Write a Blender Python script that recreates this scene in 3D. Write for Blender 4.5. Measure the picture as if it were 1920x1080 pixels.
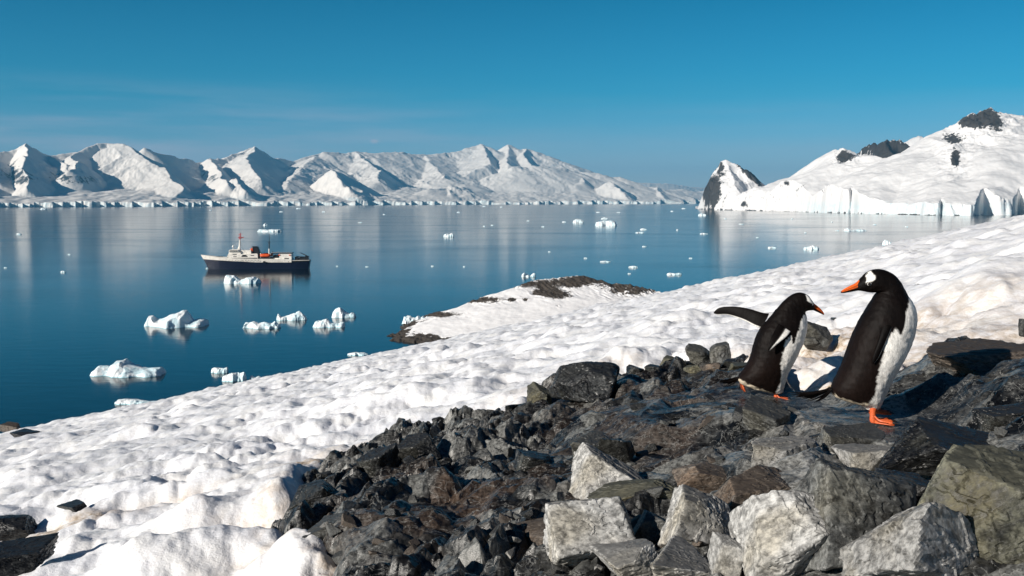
import bpy, bmesh, math, random
import numpy as np
from mathutils import Vector, Matrix

for o in list(bpy.data.objects):
    bpy.data.objects.remove(o)
S = bpy.context.scene
COL = S.collection
random.seed(7)
RNG = np.random.RandomState(11)

# ------------------------------------------------------------------ camera
F = 1884.0                      # focal length in photo pixels (1920 wide)
H = 50.0                        # eye height above the sea
HOR = 377.0                     # horizon row in the photo
PITCH = math.atan((540.0 - HOR) / F)
cam = bpy.data.cameras.new('camera')
cam.sensor_width = 36.0
cam.lens = 36.0 * F / 1920.0
cam.clip_start = 0.1
cam.clip_end = 120000
co = bpy.data.objects.new('camera', cam)
co.location = (0, 0, H)
co.rotation_euler = (math.pi / 2 - PITCH, 0, 0)
COL.objects.link(co)
S.camera = co
S.render.resolution_x = 1024
S.render.resolution_y = 576

# ------------------------------------------------------------------ sky and sun
SUN_AZ = math.radians(-125)     # clockwise from +Y (view direction); behind-left
SUN_EL = math.radians(23)
w = bpy.data.worlds.new('World')
S.world = w
w.use_nodes = True
nt = w.node_tree
nt.nodes.clear()
def N(t, typ, loc=None, **kw):
    n = t.nodes.new(typ)
    for k, v in kw.items():
        setattr(n, k, v)
    return n
sky = N(nt, 'ShaderNodeTexSky', sky_type='NISHITA', sun_disc=False)
sky.sun_elevation = SUN_EL
sky.sun_rotation = SUN_AZ
sky.altitude = 0
sky.air_density = 1.0
sky.dust_density = 0.3
sky.ozone_density = 2.5
tcw = N(nt, 'ShaderNodeTexCoord')
sep = N(nt, 'ShaderNodeSeparateXYZ')
nt.links.new(tcw.outputs['Generated'], sep.inputs[0])
# the deep polarised blue-green of the photographed sky, stronger with height
ramp = N(nt, 'ShaderNodeValToRGB')
SKYRAMP = [(0.0, (1.05, 1.10, 1.55)), (0.035, (0.74, 0.98, 1.42)), (0.06, (0.42, 0.86, 1.27)), (0.10, (0.08, 0.74, 1.07)), (0.2, (0.0, 0.57, 0.80)), (0.3, (0.0, 0.15, 0.24)), (0.5, (0.02, 0.20, 0.36)), (1.0, (0.03, 0.18, 0.34))]
cr = ramp.color_ramp
cr.elements[0].position = SKYRAMP[0][0]; cr.elements[0].color = SKYRAMP[0][1] + (1,)
cr.elements[1].position = SKYRAMP[-1][0]; cr.elements[1].color = SKYRAMP[-1][1] + (1,)
for p, c in SKYRAMP[1:-1]:
    e = cr.elements.new(p); e.color = c + (1,)
nt.links.new(sep.outputs['Z'], ramp.inputs[0])
mul = N(nt, 'ShaderNodeMix', data_type='RGBA', blend_type='MULTIPLY')
mul.inputs[0].default_value = 1.0
nt.links.new(sky.outputs[0], mul.inputs[6])
nt.links.new(ramp.outputs[0], mul.inputs[7])
# thin veils of cloud low over the horizon
mp = N(nt, 'ShaderNodeMapping')
mp.inputs['Scale'].default_value = (3.0, 3.0, 34.0)
nt.links.new(tcw.outputs['Generated'], mp.inputs[0])
cn = N(nt, 'ShaderNodeTexNoise')
cn.inputs['Scale'].default_value = 1.3
cn.inputs['Detail'].default_value = 5
cn.inputs['Roughness'].default_value = 0.55
nt.links.new(mp.outputs[0], cn.inputs['Vector'])
cmr = N(nt, 'ShaderNodeMapRange', interpolation_type='SMOOTHSTEP')
cmr.inputs[1].default_value = 0.34; cmr.inputs[2].default_value = 0.70
nt.links.new(cn.outputs[0], cmr.inputs[0])
band = N(nt, 'ShaderNodeMapRange', interpolation_type='SMOOTHSTEP')
band.inputs[1].default_value = 0.125; band.inputs[2].default_value = 0.055
nt.links.new(sep.outputs['Z'], band.inputs[0])
side = N(nt, 'ShaderNodeMapRange', interpolation_type='SMOOTHSTEP')
side.inputs[1].default_value = 0.12; side.inputs[2].default_value = -0.42
side.inputs[3].default_value = 0.25
nt.links.new(sep.outputs['X'], side.inputs[0])
m1 = N(nt, 'ShaderNodeMath', operation='MULTIPLY'); m2 = N(nt, 'ShaderNodeMath', operation='MULTIPLY'); m3 = N(nt, 'ShaderNodeMath', operation='MULTIPLY')
nt.links.new(cmr.outputs[0], m1.inputs[0]); nt.links.new(band.outputs[0], m1.inputs[1])
nt.links.new(m1.outputs[0], m2.inputs[0]); nt.links.new(side.outputs[0], m2.inputs[1])
nt.links.new(m2.outputs[0], m3.inputs[0]); m3.inputs[1].default_value = 0.6
cmix = N(nt, 'ShaderNodeMix', data_type='RGBA')
# one small bright cloud standing over the peaks
dotn = N(nt, 'ShaderNodeVectorMath', operation='SUBTRACT'); nt.links.new(tcw.outputs['Generated'], dotn.inputs[0]); dotn.inputs[1].default_value = (-0.1338, 0.989, 0.0585)
scn = N(nt, 'ShaderNodeVectorMath', operation='MULTIPLY'); nt.links.new(dotn.outputs[0], scn.inputs[0]); scn.inputs[1].default_value = (1.0, 0.3, 3.4)
cln = N(nt, 'ShaderNodeTexNoise'); cln.inputs['Scale'].default_value = 120; nt.links.new(tcw.outputs['Generated'], cln.inputs['Vector'])
lnn = N(nt, 'ShaderNodeVectorMath', operation='LENGTH'); nt.links.new(scn.outputs[0], lnn.inputs[0])
lad = N(nt, 'ShaderNodeMath', operation='MULTIPLY_ADD'); nt.links.new(cln.outputs[0], lad.inputs[0]); lad.inputs[1].default_value = 0.012; nt.links.new(lnn.outputs[1], lad.inputs[2])
lmr = N(nt, 'ShaderNodeMapRange', interpolation_type='SMOOTHSTEP'); nt.links.new(lad.outputs[0], lmr.inputs[0]); lmr.inputs[1].default_value = 0.018; lmr.inputs[2].default_value = 0.007; lmr.inputs[4].default_value = 0.75
cmx = N(nt, 'ShaderNodeMath', operation='MAXIMUM'); nt.links.new(m3.outputs[0], cmx.inputs[0]); nt.links.new(lmr.outputs[0], cmx.inputs[1])
nt.links.new(cmx.outputs[0], cmix.inputs[0])
nt.links.new(mul.outputs[2], cmix.inputs[6])
cmix.inputs[7].default_value = (6.2, 6.3, 7.4, 1)
bg = N(nt, 'ShaderNodeBackground')
bg.inputs[1].default_value = 0.07
out = N(nt, 'ShaderNodeOutputWorld')
nt.links.new(cmix.outputs[2], bg.inputs[0])
nt.links.new(bg.outputs[0], out.inputs[0])

sl = bpy.data.lights.new('sun', 'SUN')
sl.energy = 5.0
sl.angle = math.radians(0.53)
sl.color = (1.0, 0.93, 0.84)
so = bpy.data.objects.new('sun', sl)
tosun = Vector((math.sin(SUN_AZ) * math.cos(SUN_EL), math.cos(SUN_AZ) * math.cos(SUN_EL), math.sin(SUN_EL)))
so.rotation_euler = tosun.to_track_quat('Z', 'Y').to_euler()
so.location = (-30, -20, 80)
COL.objects.link(so)

S.view_settings.view_transform = 'Standard'
S.view_settings.look = 'None'
S.view_settings.exposure = 0.22
S.view_settings.gamma = 1.0
S.cycles.volume_bounces = 0

# ------------------------------------------------------------------ numeric helpers
CP, SP_ = math.cos(PITCH), math.sin(PITCH)
def ray(px, py):
    a = (px - 960.0) / F; b = -(py - 540.0) / F
    return a, CP + b * SP_, -SP_ + b * CP
def at_depth(px, py, Y):
    a, y, z = ray(px, py)
    return a / y * Y, Y, H + z / y * Y
def on_water(px, py):
    a, y, z = ray(px, py)
    t = -H / z
    return a * t, y * t
def to_px(x, y, z):
    dz = z - H
    fy = y * CP - dz * SP_
    uy = y * SP_ + dz * CP
    return 960 + F * x / fy, 540 - F * uy / fy

def _hash(ix, iy, seed):
    h = (ix.astype(np.int64) * 374761393 + iy.astype(np.int64) * 668265263 + seed * 1442695041) & 0xffffffff
    h = ((h ^ (h >> 13)) * 1274126177) & 0xffffffff
    h = (h ^ (h >> 16)) & 0xffffffff
    h = (h * 2246822519) & 0xffffffff
    return ((h ^ (h >> 15)) & 0xffffff) / float(0xffffff)
def perlin(x, y, seed=0):
    ix = np.floor(x); iy = np.floor(y)
    fx = x - ix; fy = y - iy
    u = fx * fx * fx * (fx * (fx * 6 - 15) + 10); v = fy * fy * fy * (fy * (fy * 6 - 15) + 10)
    def g(dx, dy):
        a = _hash(ix + dx, iy + dy, seed) * 2 * np.pi
        return np.cos(a) * (fx - dx) + np.sin(a) * (fy - dy)
    a = g(0, 0) * (1 - u) + g(1, 0) * u
    b = g(0, 1) * (1 - u) + g(1, 1) * u
    return (a * (1 - v) + b * v) * 1.5
def fbm(x, y, oct=4, seed=0, lac=2.03, gain=0.5):
    s = np.zeros_like(x); a = 1.0
    for i in range(oct):
        s += a * perlin(x, y, seed + i * 17); x = x * lac + 3.7; y = y * lac - 1.9; a *= gain
    return s
def ridged(x, y, oct=4, seed=0, gain=0.5):
    s = np.zeros_like(x); a = 1.0; t = 0
    for i in range(oct):
        s += a * (1 - np.abs(perlin(x, y, seed + i * 13)) * 2); t += a
        x = x * 2.07 + 1.3; y = y * 2.07 + 5.1; a *= gain
    return s / t
def cells(x, y, seed, jit=0.9):
    """nearest jittered cell: returns id hash inputs, offset vector and F1, F2"""
    ix = np.floor(x); iy = np.floor(y)
    b1 = np.full(x.shape, 9.0); b2 = np.full(x.shape, 9.0)
    cx = np.zeros_like(x); cy = np.zeros_like(x); dx = np.zeros_like(x); dy = np.zeros_like(x)
    for i in (-1, 0, 1):
        for j in (-1, 0, 1):
            qx = ix + i; qy = iy + j
            px = qx + 0.5 + jit * (_hash(qx, qy, seed) - 0.5); py = qy + 0.5 + jit * (_hash(qx, qy, seed + 91) - 0.5)
            ddx = x - px; ddy = y - py; d = np.sqrt(ddx * ddx + ddy * ddy)
            m = d < b1
            b2 = np.where(m, b1, np.minimum(b2, d)); b1 = np.where(m, d, b1)
            cx = np.where(m, qx, cx); cy = np.where(m, qy, cy); dx = np.where(m, ddx, dx); dy = np.where(m, ddy, dy)
    return cx, cy, dx, dy, b1, b2
def facets(x, y, size, hgt, tilt, seed, ax=1.0, rot=0.0):
    c, s = math.cos(rot), math.sin(rot)
    X = (x * c + y * s) / size; Y = (-x * s + y * c) / (size * ax)
    cx, cy, dx, dy, f1, f2 = cells(X, Y, seed)
    h = (_hash(cx, cy, seed + 5) - 0.5) * 2 * hgt
    gx = (_hash(cx, cy, seed + 6) - 0.5) * 2 * tilt; gy = (_hash(cx, cy, seed + 7) - 0.5) * 2 * tilt
    e = f2 - f1
    k = sstep(0.0, 0.22, e)
    return (h + (gx * dx + gy * dy * ax) * size) * k - 0.5 * hgt * (1 - k), e
def blocks(x, y, size, seed, ax=1.0, rot=0.0, hgt=0.2, tilt=0.35, steep=1.5, bias=(0.2, 0.0)):
    """a heap of angular blocks: the upper envelope of flat topped, steep sided solids, one per jittered cell"""
    c, s = math.cos(rot), math.sin(rot)
    X = ((x * c + y * s) / size).astype(np.float32); Y = ((-x * s + y * c) / (size * ax)).astype(np.float32)
    bxx = bias[0] * c + bias[1] * s; byy = -bias[0] * s + bias[1] * c
    ix = np.floor(X); iy = np.floor(Y)
    best = np.full(X.shape, -9.0, np.float32); tone = np.zeros(X.shape, np.float32)
    for i in (-1, 0, 1):
        for j in (-1, 0, 1):
            qx = ix + i; qy = iy + j
            h0 = _hash(qx, qy, seed).astype(np.float32); h1 = _hash(qx, qy, seed + 91).astype(np.float32); h2 = _hash(qx, qy, seed + 5).astype(np.float32)
            h3 = (h0 * 7.31) % 1.0; h4 = (h1 * 9.17) % 1.0; h5 = (h2 * 5.77) % 1.0
            dx = X - (qx + 0.5 + 0.85 * (h0 - 0.5)); dy = (Y - (qy + 0.5 + 0.85 * (h1 - 0.5))) * ax
            z = (h2 - 0.5) * 2 * hgt
            v = z + (bxx + (h3 - 0.5) * 2 * tilt) * dx + (byy + (h4 - 0.5) * 2 * tilt) * dy
            a0 = h5 * 3.14
            for k in range(4):
                a = a0 + k * 1.5708 + (h3 - 0.5) * 0.7 * (1 if k % 2 else -1)
                wk = 0.28 + 0.38 * ((h0 * 3.3 + h4 * 2.1 + k * 0.37) % 1.0)
                sk = steep * (0.6 + 0.8 * ((h1 * 4.7 + k * 0.61) % 1.0))
                v = np.minimum(v, z + 0.1 + sk * (wk - (dx * np.cos(a) + dy * np.sin(a))))
            m = v > best
            best = np.where(m, v, best); tone = np.where(m, h3, tone)
    return np.maximum(best, -0.9) * size, tone
def sstep(a, b, x):
    t = np.clip((x - a) / (b - a), 0, 1)
    return t * t * (3 - 2 * t)
def noise3(P, scale, seed, oct=3):
    x, y, z = P[:, 0] * scale, P[:, 1] * scale, P[:, 2] * scale
    return (fbm(x + 0.31 * z, y - 0.27 * z, oct, seed) + fbm(y + 7.3, z + 0.2 * x, oct, seed + 3) + fbm(z - 4.1, x + 0.23 * y, oct, seed + 9)) / 1.8
def inpoly(px, py, poly):
    ins = np.zeros(px.shape, bool); n = len(poly)
    for i in range(n):
        x1, y1 = poly[i]; x2, y2 = poly[(i + 1) % n]
        c = ((y1 > py) != (y2 > py)) & (px < (x2 - x1) * (py - y1) / (y2 - y1 + 1e-9) + x1)
        ins ^= c
    return ins
def polydist(px, py, poly):
    """signed distance to a closed polygon, positive inside"""
    d = np.full(px.shape, 1e9); n = len(poly)
    for i in range(n):
        x1, y1 = poly[i]; x2, y2 = poly[(i + 1) % n]
        ex, ey = x2 - x1, y2 - y1; L = ex * ex + ey * ey + 1e-12
        t = np.clip(((px - x1) * ex + (py - y1) * ey) / L, 0, 1)
        d = np.minimum(d, np.hypot(px - x1 - t * ex, py - y1 - t * ey))
    return np.where(inpoly(px, py, poly), d, -d)

# ------------------------------------------------------------------ mesh helpers
def link_mesh(name, V, Fc, mat=None, parent=None, smooth=True, attrs=None, mats=None, fm=None):
    me = bpy.data.meshes.new(name)
    V = np.asarray(V, dtype=np.float32)
    if isinstance(Fc, np.ndarray):
        k = Fc.shape[1]; n = len(Fc)
        me.vertices.add(len(V)); me.vertices.foreach_set('co', V.ravel())
        me.loops.add(n * k); me.loops.foreach_set('vertex_index', Fc.astype(np.int32).ravel())
        me.polygons.add(n); me.polygons.foreach_set('loop_start', np.arange(0, n * k, k, dtype=np.int32))
        me.polygons.foreach_set('loop_total', np.full(n, k, dtype=np.int32))
        me.update(calc_edges=True)
        me.validate()
    else:
        me.from_pydata([tuple(map(float, v)) for v in V], [], Fc); me.update()
    me.polygons.foreach_set('use_smooth', [smooth] * len(me.polygons))
    if attrs:
        for k, a in attrs.items():
            a = np.asarray(a, dtype=np.float32)
            if a.ndim == 1:
                at = me.attributes.new(k, 'FLOAT', 'POINT'); at.data.foreach_set('value', a)
            else:
                at = me.attributes.new(k, 'FLOAT_COLOR', 'POINT'); at.data.foreach_set('color', a.ravel())
    for m in (mats or ([mat] if mat else [])):
        me.materials.append(m)
    if fm is not None:
        me.polygons.foreach_set('material_index', fm)
    o = bpy.data.objects.new(name, me); COL.objects.link(o)
    if parent: o.parent = parent
    return o
def gridfaces(nr, nc, wrap=False):
    i = np.arange(nr - 1)[:, None]; j = np.arange(nc if wrap else nc - 1)[None, :]
    j2 = (j + 1) % nc
    a = i * nc + j; b = i * nc + j2; c = (i + 1) * nc + j2; d = (i + 1) * nc + j
    return np.stack([a, b, c, d], -1).reshape(-1, 4)
def tag(o, label=None, cat=None, group=None, kind=None):
    if label: o['label'] = label
    if cat: o['category'] = cat
    if group: o['group'] = group
    if kind: o['kind'] = kind
    return o
def empty(name, loc):
    e = bpy.data.objects.new(name, None); e.location = loc; e.empty_display_size = 0.1
    COL.objects.link(e); return e

# ------------------------------------------------------------------ materials
def newmat(name, rough=0.6, spec=0.5, col=(0.5, 0.5, 0.5), metal=0.0):
    m = bpy.data.materials.new(name); m.use_nodes = True
    t = m.node_tree; b = t.nodes['Principled BSDF']
    b.inputs['Base Color'].default_value = (*col, 1); b.inputs['Roughness'].default_value = rough
    b.inputs['Specular IOR Level'].default_value = spec; b.inputs['Metallic'].default_value = metal
    return m, t, b
def L(t, a, b): t.links.new(a, b)
def noise(t, scale, detail=4, rough=0.55, vec=None, dist=0.0):
    n = N(t, 'ShaderNodeTexNoise'); n.inputs['Scale'].default_value = scale; n.inputs['Detail'].default_value = detail
    n.inputs['Roughness'].default_value = rough; n.inputs['Distortion'].default_value = dist
    if vec is not None: L(t, vec, n.inputs['Vector'])
    return n.outputs[0]
def mrange(t, v, a, b, c=0.0, d=1.0, smooth=True):
    n = N(t, 'ShaderNodeMapRange', interpolation_type='SMOOTHSTEP' if smooth else 'LINEAR')
    n.inputs[1].default_value = a; n.inputs[2].default_value = b; n.inputs[3].default_value = c; n.inputs[4].default_value = d
    L(t, v, n.inputs[0]); return n.outputs[0]
def mixc(t, f, a, b, mode='MIX'):
    n = N(t, 'ShaderNodeMix', data_type='RGBA', blend_type=mode)
    for s, v in ((n.inputs[0], f), (n.inputs[6], a), (n.inputs[7], b)):
        if isinstance(v, (int, float)): s.default_value = v
        elif isinstance(v, tuple): s.default_value = (*v, 1)
        else: L(t, v, s)
    return n.outputs[2]
def math_(t, op, a, b=0.0):
    n = N(t, 'ShaderNodeMath', operation=op)
    for s, v in ((n.inputs[0], a), (n.inputs[1], b)):
        if isinstance(v, (int, float)): s.default_value = v
        else: L(t, v, s)
    return n.outputs[0]
def attr(t, name):
    n = N(t, 'ShaderNodeAttribute'); n.attribute_name = name; return n
def bump(t, h, strength, dist, b, prev=None):
    n = N(t, 'ShaderNodeBump'); n.inputs['Strength'].default_value = strength; n.inputs['Distance'].default_value = dist
    L(t, h, n.inputs['Height'])
    if prev is not None: L(t, prev, n.inputs['Normal'])
    if b is not None: L(t, n.outputs[0], b.inputs['Normal'])
    return n.outputs[0]
def objco(t): return N(t, 'ShaderNodeTexCoord').outputs['Object']

def rock_mat(name, dark, light, tint, amt, rough=0.5, scale=1.0):
    """fractured schist: dark fresh faces, pale weathered ones, lichen or rust tint and thin quartz veins"""
    m, t, b = newmat(name, rough, 0.35)
    v0 = N(t, 'ShaderNodeMapping'); v0.inputs['Rotation'].default_value = (0.5, 0.35, 0.8); v0.inputs['Scale'].default_value = (1, 2.3, 1.2); L(t, objco(t), v0.inputs[0]); v = v0.outputs[0]
    n1 = noise(t, 7 * scale, 6, 0.62, v, 0.6); n2 = noise(t, 34 * scale, 6, 0.7, v); n3 = noise(t, 2.6 * scale, 3, 0.5, v)
    f = mrange(t, n1, 0.5 - amt * 0.35 , 0.72 - amt * 0.35)
    c = mixc(t, f, dark, light)
    c = mixc(t, mrange(t, n3, 0.5, 0.66), c, mixc(t, 0.55, c, tint))
    sp = mrange(t, n2, 0.35, 0.7, 0.35, 1.35)
    c = mixc(t, 1.0, c, N_rgb(t, sp), 'MULTIPLY')
    mpn = N(t, 'ShaderNodeMapping'); mpn.inputs['Rotation'].default_value = (0.4, 0.7, 0.5); mpn.inputs['Scale'].default_value = (1, 1.2, 3.2)
    L(t, v, mpn.inputs[0])
    vein = noise(t, 5 * scale, 5, 0.6, mpn.outputs[0], 1.6)
    vm = mrange(t, math_(t, 'ABSOLUTE', math_(t, 'SUBTRACT', vein, 0.5)), 0.010, 0.0, 0.0, 0.22)
    c = mixc(t, vm, c, (0.5, 0.49, 0.46))
    # dark crust on upward faces is part lichen, part painted light; broken sides stay pale
    fa = attr(t, 'face').outputs['Fac']; cru_shade = attr(t, 'crust_shade').outputs['Fac']
    up = mrange(t, math_(t, 'ADD', cru_shade, math_(t, 'MULTIPLY', math_(t, 'SUBTRACT', n3, 0.5), 0.8)), 0.55, 0.85, 0.0, 0.8)
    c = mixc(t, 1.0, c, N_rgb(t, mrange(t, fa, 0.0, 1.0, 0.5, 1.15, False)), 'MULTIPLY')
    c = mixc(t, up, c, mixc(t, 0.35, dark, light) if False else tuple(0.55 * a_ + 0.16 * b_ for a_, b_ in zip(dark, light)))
    L(t, c, b.inputs['Base Color'])
    L(t, mrange(t, n2, 0.3, 0.75, rough - 0.14, rough + 0.25), b.inputs['Roughness'])
    p = bump(t, vein, 0.25, 0.012 / scale, None)
    p = bump(t, n1, 0.25, 0.012 / scale, None, p)
    bump(t, n2, 0.4, 0.003 / scale, b, p)
    return m
def N_rgb(t, v):
    n = N(t, 'ShaderNodeCombineColor')
    for i in range(3): L(t, v, n.inputs[i])
    return n.outputs[0]

M = {}
M['rock_pale'] = rock_mat('pale_rock', (0.055, 0.055, 0.055), (0.44, 0.435, 0.42), (0.32, 0.28, 0.2), 1.0, 0.55)
M['rock_grey'] = rock_mat('grey_rock', (0.022, 0.023, 0.024), (0.16, 0.164, 0.158), (0.12, 0.11, 0.08), 0.55, 0.5)
M['rock_dark'] = rock_mat('dark_rock', (0.012, 0.013, 0.015), (0.07, 0.073, 0.074), (0.05, 0.05, 0.04), 0.25, 0.36)
M['rock_olive'] = rock_mat('lichened_rock', (0.03, 0.032, 0.028), (0.17, 0.168, 0.125), (0.16, 0.135, 0.07), 0.5, 0.6)
M['rock_brown'] = rock_mat('brown_rock', (0.04, 0.032, 0.026), (0.17, 0.14, 0.115), (0.14, 0.09, 0.055), 0.6, 0.6)

def make_bedrock_mat():
    m, t, b = newmat('bedrock', 0.45, 0.35)
    v = objco(t)
    n1 = noise(t, 5, 6, 0.62, v, 0.7); n2 = noise(t, 42, 6, 0.7, v); n3 = noise(t, 1.1, 4, 0.55, v)
    pale = attr(t, 'pale').outputs['Fac']; brown = attr(t, 'brown').outputs['Fac']; cell = attr(t, 'cell').outputs['Fac']
    c = mixc(t, mrange(t, n1, 0.42, 0.66), (0.005, 0.0055, 0.0065), (0.032, 0.034, 0.035))
    c = mixc(t, mrange(t, cell, 0.58, 0.9, 0.0, 0.85), c, (0.29, 0.295, 0.28))
    pf = math_(t, 'MULTIPLY', pale, mrange(t, math_(t, 'ADD', n1, math_(t, 'MULTIPLY', cell, 0.25)), 0.42, 0.66, 0.1, 1.0))
    c = mixc(t, pf, c, (0.42, 0.42, 0.40))
    bf = math_(t, 'MULTIPLY', brown, mrange(t, n1, 0.3, 0.6, 0.35, 1.0))
    c = mixc(t, bf, c, (0.13, 0.092, 0.068))
    c = mixc(t, 1.0, c, N_rgb(t, mrange(t, n2, 0.35, 0.7, 0.18, 0.85)), 'MULTIPLY')
    mpn = N(t, 'ShaderNodeMapping'); mpn.inputs['Rotation'].default_value = (0.3, 0.5, 0.6); mpn.inputs['Scale'].default_value = (1, 1.2, 3)
    L(t, v, mpn.inputs[0])
    vein = noise(t, 6, 5, 0.6, mpn.outputs[0], 1.6)
    vm = mrange(t, math_(t, 'ABSOLUTE', math_(t, 'SUBTRACT', vein, 0.52)), 0.012, 0.0, 0.0, 0.45)
    c = mixc(t, vm, c, (0.42, 0.42, 0.4))
    L(t, c, b.inputs['Base Color'])
    L(t, mrange(t, n2, 0.3, 0.75, 0.22, 0.5), b.inputs['Roughness'])
    p = bump(t, vein, 0.3, 0.012, None)
    p = bump(t, n1, 0.3, 0.012, None, p); bump(t, n2, 0.5, 0.005, b, p)
    return m
M['bedrock'] = make_bedrock_mat()

def make_snow_mat():
    m, t, b = newmat('snow', 0.55, 0.25)
    v = objco(t)
    st = attr(t, 'stain').outputs['Fac']
    n1 = noise(t, 3.0, 6, 0.65, v, 0.4); n2 = noise(t, 60, 4, 0.7, v); n3 = noise(t, 14, 5, 0.65, v)
    c = mixc(t, mrange(t, n1, 0.35, 0.7), (0.80, 0.81, 0.85), (0.88, 0.875, 0.865))
    f = math_(t, 'MULTIPLY', st, mrange(t, n3, 0.3, 0.62, 0.25, 1.0))
    c = mixc(t, f, c, (0.46, 0.34, 0.22))
    f2 = math_(t, 'MULTIPLY', mrange(t, st, 0.45, 1.0), mrange(t, n3, 0.5, 0.7))
    c = mixc(t, f2, c, (0.16, 0.13, 0.09))
    L(t, c, b.inputs['Base Color'])
    p = bump(t, n3, 0.5, 0.025, None)
    bump(t, n2, 0.3, 0.003, b, p)
    return m
M['snow'] = make_snow_mat()

def make_mountain_mat(name, snowc, rockc, sc, bd):
    m, t, b = newmat(name, 0.7, 0.2)
    v = objco(t)
    rk = attr(t, 'rock').outputs['Fac']
    n1 = noise(t, sc, 7, 0.65, v, 0.3); n2 = noise(t, sc * 5, 5, 0.65, v)
    f = mrange(t, math_(t, 'ADD', rk, math_(t, 'ADD', math_(t, 'MULTIPLY', math_(t, 'SUBTRACT', n1, 0.5), 1.1), math_(t, 'MULTIPLY', math_(t, 'SUBTRACT', n2, 0.5), 0.9))), 0.46, 0.60)
    rc = mixc(t, n2, tuple(x * 0.5 for x in rockc), tuple(x * 1.6 for x in rockc))
    ice = attr(t, 'ice').outputs['Fac']
    sc_ = mixc(t, math_(t, 'MULTIPLY', ice, mrange(t, n2, 0.38, 0.6, 0.15, 1.0)), snowc, (0.50, 0.74, 0.82))
    L(t, mixc(t, f, sc_, rc), b.inputs['Base Color'])
    p = bump(t, n1, 0.3, bd, None)
    bump(t, n2, 0.35, bd * 0.25, b, p)
    return m
M['mountain'] = make_mountain_mat('far_mountain_snow', (0.86, 0.82, 0.77), (0.05, 0.06, 0.07), 0.004, 22)
M['headland'] = make_mountain_mat('headland_snow', (0.80, 0.79, 0.785), (0.05, 0.047, 0.045), 0.014, 8)
M['islet'] = make_mountain_mat('islet_snow_and_rock', (0.86, 0.85, 0.85), (0.055, 0.047, 0.040), 0.35, 0.5)

def make_ice_mat():
    m, t, b = newmat('glacier_ice', 0.4, 0.4)
    v = objco(t)
    g = N(t, 'ShaderNodeNewGeometry'); s = N(t, 'ShaderNodeSeparateXYZ'); L(t, g.outputs['Position'], s.inputs[0])
    n1 = noise(t, 0.35, 5, 0.6, v); n2 = noise(t, 1.6, 4, 0.6, v)
    c = mixc(t, mrange(t, n1, 0.40, 0.62), (0.90, 0.93, 0.94), (0.66, 0.86, 0.92))
    c = mixc(t, mrange(t, s.outputs['Z'], 0.4, 0.0), c, (0.45, 0.72, 0.80))
    L(t, c, b.inputs['Base Color'])
    bump(t, n2, 0.5, 0.4, b)
    return m
M['ice'] = make_ice_mat()

def make_water_mat():
    m, t, b = newmat('sea_water', 0.06, 0.5, (0.001, 0.010, 0.016))
    b.inputs['IOR'].default_value = 1.333
    v = objco(t)
    mpn = N(t, 'ShaderNodeMapping'); mpn.inputs['Scale'].default_value = (1.0, 2.2, 1.0); mpn.inputs['Rotation'].default_value = (0, 0, 0.08)
    L(t, v, mpn.inputs[0])
    n1 = noise(t, 0.45, 3, 0.55, mpn.outputs[0]); n2 = noise(t, 0.09, 3, 0.5, mpn.outputs[0])
    mp2 = N(t, 'ShaderNodeMapping'); mp2.inputs['Scale'].default_value = (0.0030, 0.0075, 1.0); mp2.inputs['Rotation'].default_value = (0, 0, -0.05)
    L(t, v, mp2.inputs[0])
    n3 = noise(t, 1.0, 5, 0.6, mp2.outputs[0], 0.4)
    L(t, mrange(t, n3, 0.45, 0.75, 0.10, 0.15), b.inputs['Roughness'])
    p = bump(t, n2, 0.10, 0.5, None)
    bump(t, n1, 0.16, 0.12, b, p)
    return m
M['water'] = make_water_mat()

# ------------------------------------------------------------------ the sea
V = [(-60000, -2000, 0), (60000, -2000, 0), (60000, 90000, 0), (-60000, 90000, 0)]
sea = link_mesh('sea_water', V, [(0, 1, 2, 3)], M['water'])
tag(sea, kind='structure')

# ------------------------------------------------------------------ foreground ground function
GA, GB, GC, GK = -0.98, 0.2147, 0.081, 0.0005
def ground(x, y):
    return H + GA + GB * x - GC * y - GK * y * y
def hit_ground(px, py, off=0.0):
    a, ry, rz = ray(px, py)
    u = a / ry; s = -rz / ry          # z = -s*y
    # GA+off + (GB*u-GC+s)*y - GK*y^2 = 0
    B = GB * u - GC + s; A = -GK; C = GA + off
    D = max(B * B - 4 * A * C, 0.0)
    y = (-B + math.sqrt(D)) / (2 * A)
    if y < 0.5: y = 2.0
    return u * y, y

# outline of the rock outcrop in the photograph, laid down on the ground plane
ROCKPX = [(640, 1400), (610, 1150), (610, 1065), (515, 1020), (500, 985), (545, 905), (640, 848), (740, 812), (830, 798), (905, 792), (960, 770), (1000, 742),
          (1050, 722), (1120, 716), (1190, 708), (1270, 690), (1330, 675), (1400, 668), (1440, 684), (1500, 706), (1560, 700), (1620, 682), (1690, 690), (1720, 672),
          (1770, 652), (1850, 645), (2000, 640), (2300, 640), (2600, 900), (2600, 1400)]
ROCK = [hit_ground(px, min(py, 1300)) for px, py in ROCKPX]
FEET_R = (1.695, 4.70)
FEET_L = (1.605, 6.10)
FEETZ_R = at_depth(1640, 480 + 1036 / 3.375, 4.70)[2]
FEETZ_L = at_depth(1457, 520 + 992 / 4.5, 6.10)[2]

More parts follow.
